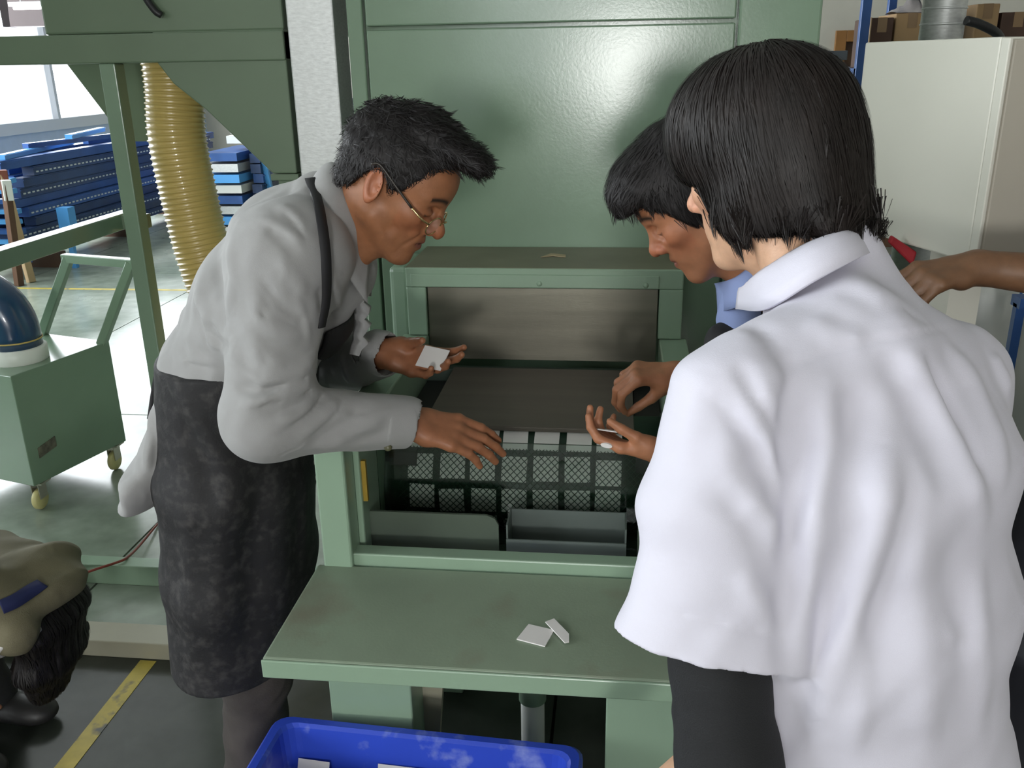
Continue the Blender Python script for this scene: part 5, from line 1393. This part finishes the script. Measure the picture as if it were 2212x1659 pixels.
# right hand, pinching downwards
gw = at(1462, 812, y=1.60); gF = nrm(at(1385, 806, y=1.585) - gw)
g3, tg = hand_fn(gw, gF, (.1, .25, -.95), 1, curl=(38, 40, 42, 46), spread=3, thumb=(.12, .95, 4), s=.90, bend0=(52, 50, 48, 46))
eg = at(1600, 850, y=1.62)
V, Fq = surface(uni(g3, (cone(eg, gw, .04, .026), .018)), *bbox([eg, gw, gw + gF * .12 - UP * .1], .07), .0024); pb.append((V, Fq)); cl_.append(np.tile(PT * .95, (len(V), 1)))
c3 = np.array([.40, 1.50, 1.12]); hp3 = np.array([.50, 1.52, .86])
s3l = np.array([.36, 1.34, 1.14]); s3r = np.array([.36, 1.67, 1.14])
tk3 = uni(loft([(hp3, .13, .09), (c3, .13, .08)], (0, 1, 0)), (cone(s3l, e3, .042, .038), .03), (cone(s3r, eg, .042, .038), .03), (cone(c3 + np.array([-.03, 0, .05]), pO + np.array([.07, 0, -.02]), .045, .045), .03))
V, Fq = surface(tk3, *bbox([hp3, c3, s3l, s3r, e3, eg], .14), .009); pb.append((V, Fq)); cl_.append(np.tile(PT, (len(V), 1)))
mesh_from('body', *join(pb), M_SKIN, p3, np.concatenate(cl_))
def hair3(Q):
    q = ((Q - pO) @ pA.T / pS).astype(f32); x, y, z = q[:, 0], q[:, 1], q[:, 2]
    c = ell((-.010, 0, .042), (.114, .092, .102))(q)
    c = smin(c, ell((.062, 0, .078), (.058, .078, .052))(q), .03)
    c = smin(c, ell((.095, -.0, .074), (.028, .065, .03))(q), .02)
    c = smin(c, ell((-.07, 0, -.03), (.05, .065, .06))(q), .03)
    zl = np.interp(x, (-.13, -.08, -.05, -.02, .0, .02, .05, .08, .12), (-.11, -.1, -.07, -.035, -.055, -.045, .02, .05, .056)).astype(f32)
    return smax(c, zl - z, .008) * pS
V, Fq = surface(lambda Q: hair3(Q) - nz(Q - pO.astype(f32), 150., .0014), pO - .19, pO + .19, .0032)
n_ = 5000; si = V[rg.choice(len(V), n_)] + rg.normal(0, .001, (n_, 3)); p_crown = pO + np.array((-.04, 0, .14)) @ pA
def pflow(Q):
    r = Q - p_crown.astype(f32); r = r / (np.linalg.norm(r, axis=1)[:, None] + 1e-6); q = (Q - pO) @ pA.T
    fr = np.clip((q[:, 2] - .03) / .05, 0, 1)[:, None]
    return (r * .8 + fr * pA[0] * .5 - pA[2] * .6 * (1 - fr)).astype(f32)
Vs, Fs_ = strands(hair3, si, pflow, 4, .010, (.001, .007), .0008, rg, .25)
hq = (V - pO) @ pA.T / pS
ed = np.where((hq[:, 0] > .0) & (hq[:, 2] < .075) & (hq[:, 2] > -.06))[0]; ri = ed[rg.choice(len(ed), 90)]
Gp = grad(hair3, V[ri].astype(f32)); Gp = Gp - pA[2] * (Gp @ pA[2])[:, None]
Vl, Fl_ = locks(V[ri], -pA[2] * .9 + Gp * .25 + pA[0] * .15, .022, 12, .004, .0007, rg)
mesh_from('hair', *join([(V, Fq), (Vs, Fs_), (Vl, Fl_)]), M_HAIR, p3)
# shirt, vest, trousers
sh3 = uni(loft([(hp3 - UP * .05, .16, .12), (hp3 * .5 + c3 * .5, .155, .115), (c3, .15, .095)], (0, 1, 0), k=.05), (cone(s3l, e3 * .9 + s3l * .1, .062, .056), .04), (cone(s3r, eg * .9 + s3r * .1, .062, .056), .04), (cone(c3 + UP * .01, c3 + np.array([-.09, 0, .06]), .085, .062), .04))
sh3 = uni(sh3, (cone(at(1560, 742, y=1.42), at(1650, 720, y=1.46), .032, .05), .03))
sh3 = ripple(sh3, c3, [((.7, .2, .6), .1), ((-.4, .5, .6), .07)], .003, 4)
V, Fq = surface(sub(sh3, cone(c3, pO + np.array([.05, 0, -.02]), .045, .055), k=.003), *bbox([hp3, c3, s3l, s3r, e3, eg], .15), .005)
ms3 = mesh_from('vest', V, Fq, M_VEST, p3)
ci = [at(1545, 612, y=1.49), at(1590, 600, y=1.40), at(1640, 560, y=1.42), at(1650, 545, y=1.50), at(1640, 560, y=1.58)]
co = [at(1552, 676, y=1.47), at(1592, 664, y=1.37), at(1660, 640, y=1.36), at(1700, 600, y=1.50), at(1680, 620, y=1.62)]
collar(ci, co, 'collar', M_SHIRT_B, ms3)
V, Fq = surface(uni(cone(at(1582, 640, y=1.45), at(1576, 690, y=1.45), .018, .022), (cone(at(1605, 640, y=1.43), at(1605, 700, y=1.43), .026, .03), .02)), at(1580, 680, y=1.45) - .12, at(1580, 680, y=1.45) + .12, .004)
mesh_from('shirt_front', V, Fq, M_SHIRT_B, ms3)
legs('p3', hp3 - UP * .06 - np.array([0, .08, 0]), hp3 - UP * .06 + np.array([0, .08, 0]), (.55, 1.42, 0), (.55, 1.6, 0), M_DARK, p3, toe=(-1, 0, 0))
# chip in the left hand
hn_ = nrm(hN - hF * (hN @ hF))
flat_chip('white_chip', chip_mesh('held_chip', .055, .048), hw3 + hF * .10 + hn_ * .024, hF, np.cross(hn_, hF), 'white chip held level in the palm of the person with the black fringe').data.materials.append(M_TILE)

# ================================================================ person 4: arm with a red sleeve reaching in from the right, dark clothes at the frame edge
p4 = empty('person', (1.15, 1.25, 0), 'person in black with a red sleeve reaching in under the control cabinet', 'person')
AT = np.array((.17, .085, .042))
w4 = at(2112, 578, y=1.52); f4 = nrm(at(1990, 600, y=1.50) - w4)
h4, _ = hand_fn(w4, f4, (.2, .35, -.9), -1, curl=(30, 32, 34, 36), spread=5, thumb=(.45, .5, 15), s=1.0, bend0=(30, 34, 38, 42))
e4 = w4 + np.array([.235, -.03, -.02]); s4 = e4 + np.array([.2, .08, .12])
pb = []; cl_ = []
V, Fq = surface(uni(h4, (cone(e4, w4, .042, .028), .018)), *bbox([e4, w4, w4 + f4 * .18 - UP * .05], .07), .003); pb.append((V, Fq)); cl_.append(np.tile(AT, (len(V), 1)))
c4 = s4 + np.array([.12, .06, -.06]); hp4 = np.array([c4[0] - .02, c4[1] - .1, .9])
h4O = c4 + np.array([-.04, .03, .30]); h4A = frame(nrm((-.85, .35, -.3)), (0, 0, 1))
V, Fq = surface(local(head_fn(), h4O, h4A), h4O - .21, h4O + .2, .005); pb.append((V, Fq)); cl_.append(face_color(V, h4O, h4A, 1, AT, AT * .7))
V, Fq = surface(uni(loft([(hp4, .13, .09), (c4, .13, .08)], (0, 1, 0)), (cone(s4, e4, .045, .04), .03), (cone(c4, h4O, .05, .05), .03)), *bbox([hp4, c4, s4, e4, h4O], .14), .01); pb.append((V, Fq)); cl_.append(np.tile(AT, (len(V), 1)))
mesh_from('body', *join(pb), M_SKIN, p4, np.concatenate(cl_))
V, Fq = surface(uni(loft([(hp4 - UP * .1, .17, .13), (c4, .16, .1)], (0, 1, 0), k=.05), (cone(s4, e4 * .25 + s4 * .75, .07, .065), .04)), *bbox([hp4 - UP * .1, c4, s4, e4], .16), .007)
mesh_from('jacket', V, Fq, M_VEST, p4)
slf = sub(uni(cone(e4 + np.array([.0, 0, -.012]), w4 * .45 + e4 * .55 + np.array([0, 0, -.022]), .056, .034), (cone(s4, e4, .06, .056), .03)), cone(e4 * .55 + w4 * .45 + np.array([0, 0, .034]), w4 + np.array([0, 0, .034]), .045, .04), k=.003)
V, Fq = surface(slf, *bbox([s4, e4, w4], .09), .004); mesh_from('red_sleeve', V, Fq, M_RED, p4)
V, Fq = surface(local(ell((-.012, 0, .05), (.108, .088, .095)), h4O, h4A), h4O - .15, h4O + .17, .006); mesh_from('hair', V, Fq, M_HAIR, p4)
legs('p4', hp4 - UP * .1 - np.array([0, .08, 0]), hp4 - UP * .1 + np.array([0, .08, 0]), (hp4[0], hp4[1] - .1, 0), (hp4[0], hp4[1] + .1, 0), M_DARK, p4, toe=(-1, .3, 0))
rs = at(1945, 545, y=2.0)
tag(MB().hexa([rs + np.array([-.025, 0, .02]), rs + np.array([.03, 0, -.03]), rs + np.array([.03, .02, -.03]), rs + np.array([-.025, .02, .02])], [rs + np.array([-.02, 0, .035]), rs + np.array([.035, 0, .0]), rs + np.array([.035, .02, 0]), rs + np.array([-.02, .02, .035])]).build('red_rag', M_RED, None, .004), 'small red rag hanging under the control cabinet', 'rag')

# ================================================================ person 5: crouching at the left edge, khaki jacket and dark hanging hair
p5 = empty('person', (-1.55, 1.6, 0), 'crouching person in a khaki jacket at the left edge, dark hair hanging down', 'person')
k0 = at(-60, 1238, y=1.62); k1 = at(55, 1238, y=1.60); k2 = at(150, 1282, y=1.58)
bk = uni(loft([(k0 + np.array([-.2, .0, -.10]), .17, .13), (k0 + np.array([-.02, 0, -.02]), .16, .085), (k1 + np.array([-.0, 0, -.03]), .13, .062), (k2 + np.array([-.03, 0, -.0]), .085, .036)], (0, 1, 0), k=.04))
arm5 = uni(cone(at(-10, 1320, y=1.50), at(30, 1372, y=1.47), .06, .045), (cone(at(-90, 1250, y=1.5), at(-10, 1320, y=1.5), .065, .06), .03))
jk = ripple(uni(bk, (arm5, .04)), k1, [((.7, .3, .5), .09), ((-.3, .6, .6), .06)], .003, 6)
V, Fq = surface(jk, *bbox([k0 + np.array([-.25, 0, -.15]), k2, at(30, 1380, y=1.47)], .19), .006)
jk5 = mesh_from('jacket', V, Fq, M_KHAKI, p5)
h5O = at(100, 1392, y=1.66); h5A = frame(nrm((.1, .9, -.4)), (.0, .4, -.9))
V1, F1 = surface(local(head_fn(neck=True, neck_to=(-.04, 0, -.14)), h5O, h5A / .62), h5O - .2, h5O + .2, .005)
hd5 = uni(cone(at(-150, 1420, y=1.62), at(-170, 1600, y=1.6), .06, .06), (cone(at(-20, 1335, y=1.5), at(20, 1440, y=1.47), .03, .025), .02))
hnd5, _ = hand_fn(at(-70, 1440, y=1.47), (-.4, .2, -1), (1, .2, 0), 1, curl=(25, 25, 25, 25))
V2, F2 = surface(uni(cone(at(-10, 1360, y=1.47), at(-70, 1440, y=1.47), .032, .025), (hnd5, .015)), at(15, 1470, y=1.47) - .2, at(15, 1470, y=1.47) + .15, .004)
mesh_from('body', *join([(V1, F1), (V2, F2)]), M_SKIN, p5, np.tile(np.array((.34, .16, .09)), (len(V1) + len(V2), 1)))
def hair5(Q):
    a = loft([(at(95, 1280, y=1.6), .08, .045), (at(113, 1330, y=1.6), .105, .05), (at(112, 1410, y=1.6), .1, .05), (at(108, 1480, y=1.6), .06, .032)], (0, 1, 0), k=.03)
    return a(Q)
h5c = at(110, 1385, y=1.57)
V, Fq = surface(lambda Q: hair5(Q) - .002 * np.sin(Q[:, 0] * 260 + 2 * np.sin(Q[:, 2] * 30)) - .002 * np.sin(Q[:, 1] * 240), h5c - .2, h5c + .2, .004)
n_ = 2500; si = V[rg.choice(len(V), n_)]
Vs, Fs_ = strands(hair5, si, lambda Q: np.tile(np.array([.05, 0, -1], f32), (len(Q), 1)), 5, .012, (.0005, .005), .0009, rg, .12)
mesh_from('hair', *join([(V, Fq), (Vs, Fs_)]), M_HAIR, p5)
ribbon(jk, [(2, 1312), (30, 1300), (62, 1280), (92, 1262)], .03, 'blue_collar', M_NAVYCLOTH, jk5, .002)
dots = mat('white_dotted_cloth', (.6, .58, .55), .8, dirt=((.03, .03, .03), 90, .6, .62))
cf = cut(cut(cone(at(5, 1340, y=1.49), at(40, 1395, y=1.47), .056, .052), at(40, 1392, y=1.47), nrm(at(40, 1395, y=1.47) - at(5, 1340, y=1.49))), at(28, 1372, y=1.475), -nrm(at(40, 1395, y=1.47) - at(5, 1340, y=1.49)))
V, Fq = surface(cf, at(25, 1380, y=1.47) - .1, at(25, 1380, y=1.47) + .1, .004); mesh_from('dotted_cuff', V, Fq, dots, jk5)
b5 = k0 + np.array([-.22, 0, -.1])
legs('p5', b5 + np.array([0, -.08, -.03]), b5 + np.array([0, .08, -.03]), (b5[0] + .1, 1.52, 0), (b5[0] + .1, 1.72, 0), M_DARK, p5, toe=(1, 0, 0), r0=.08)
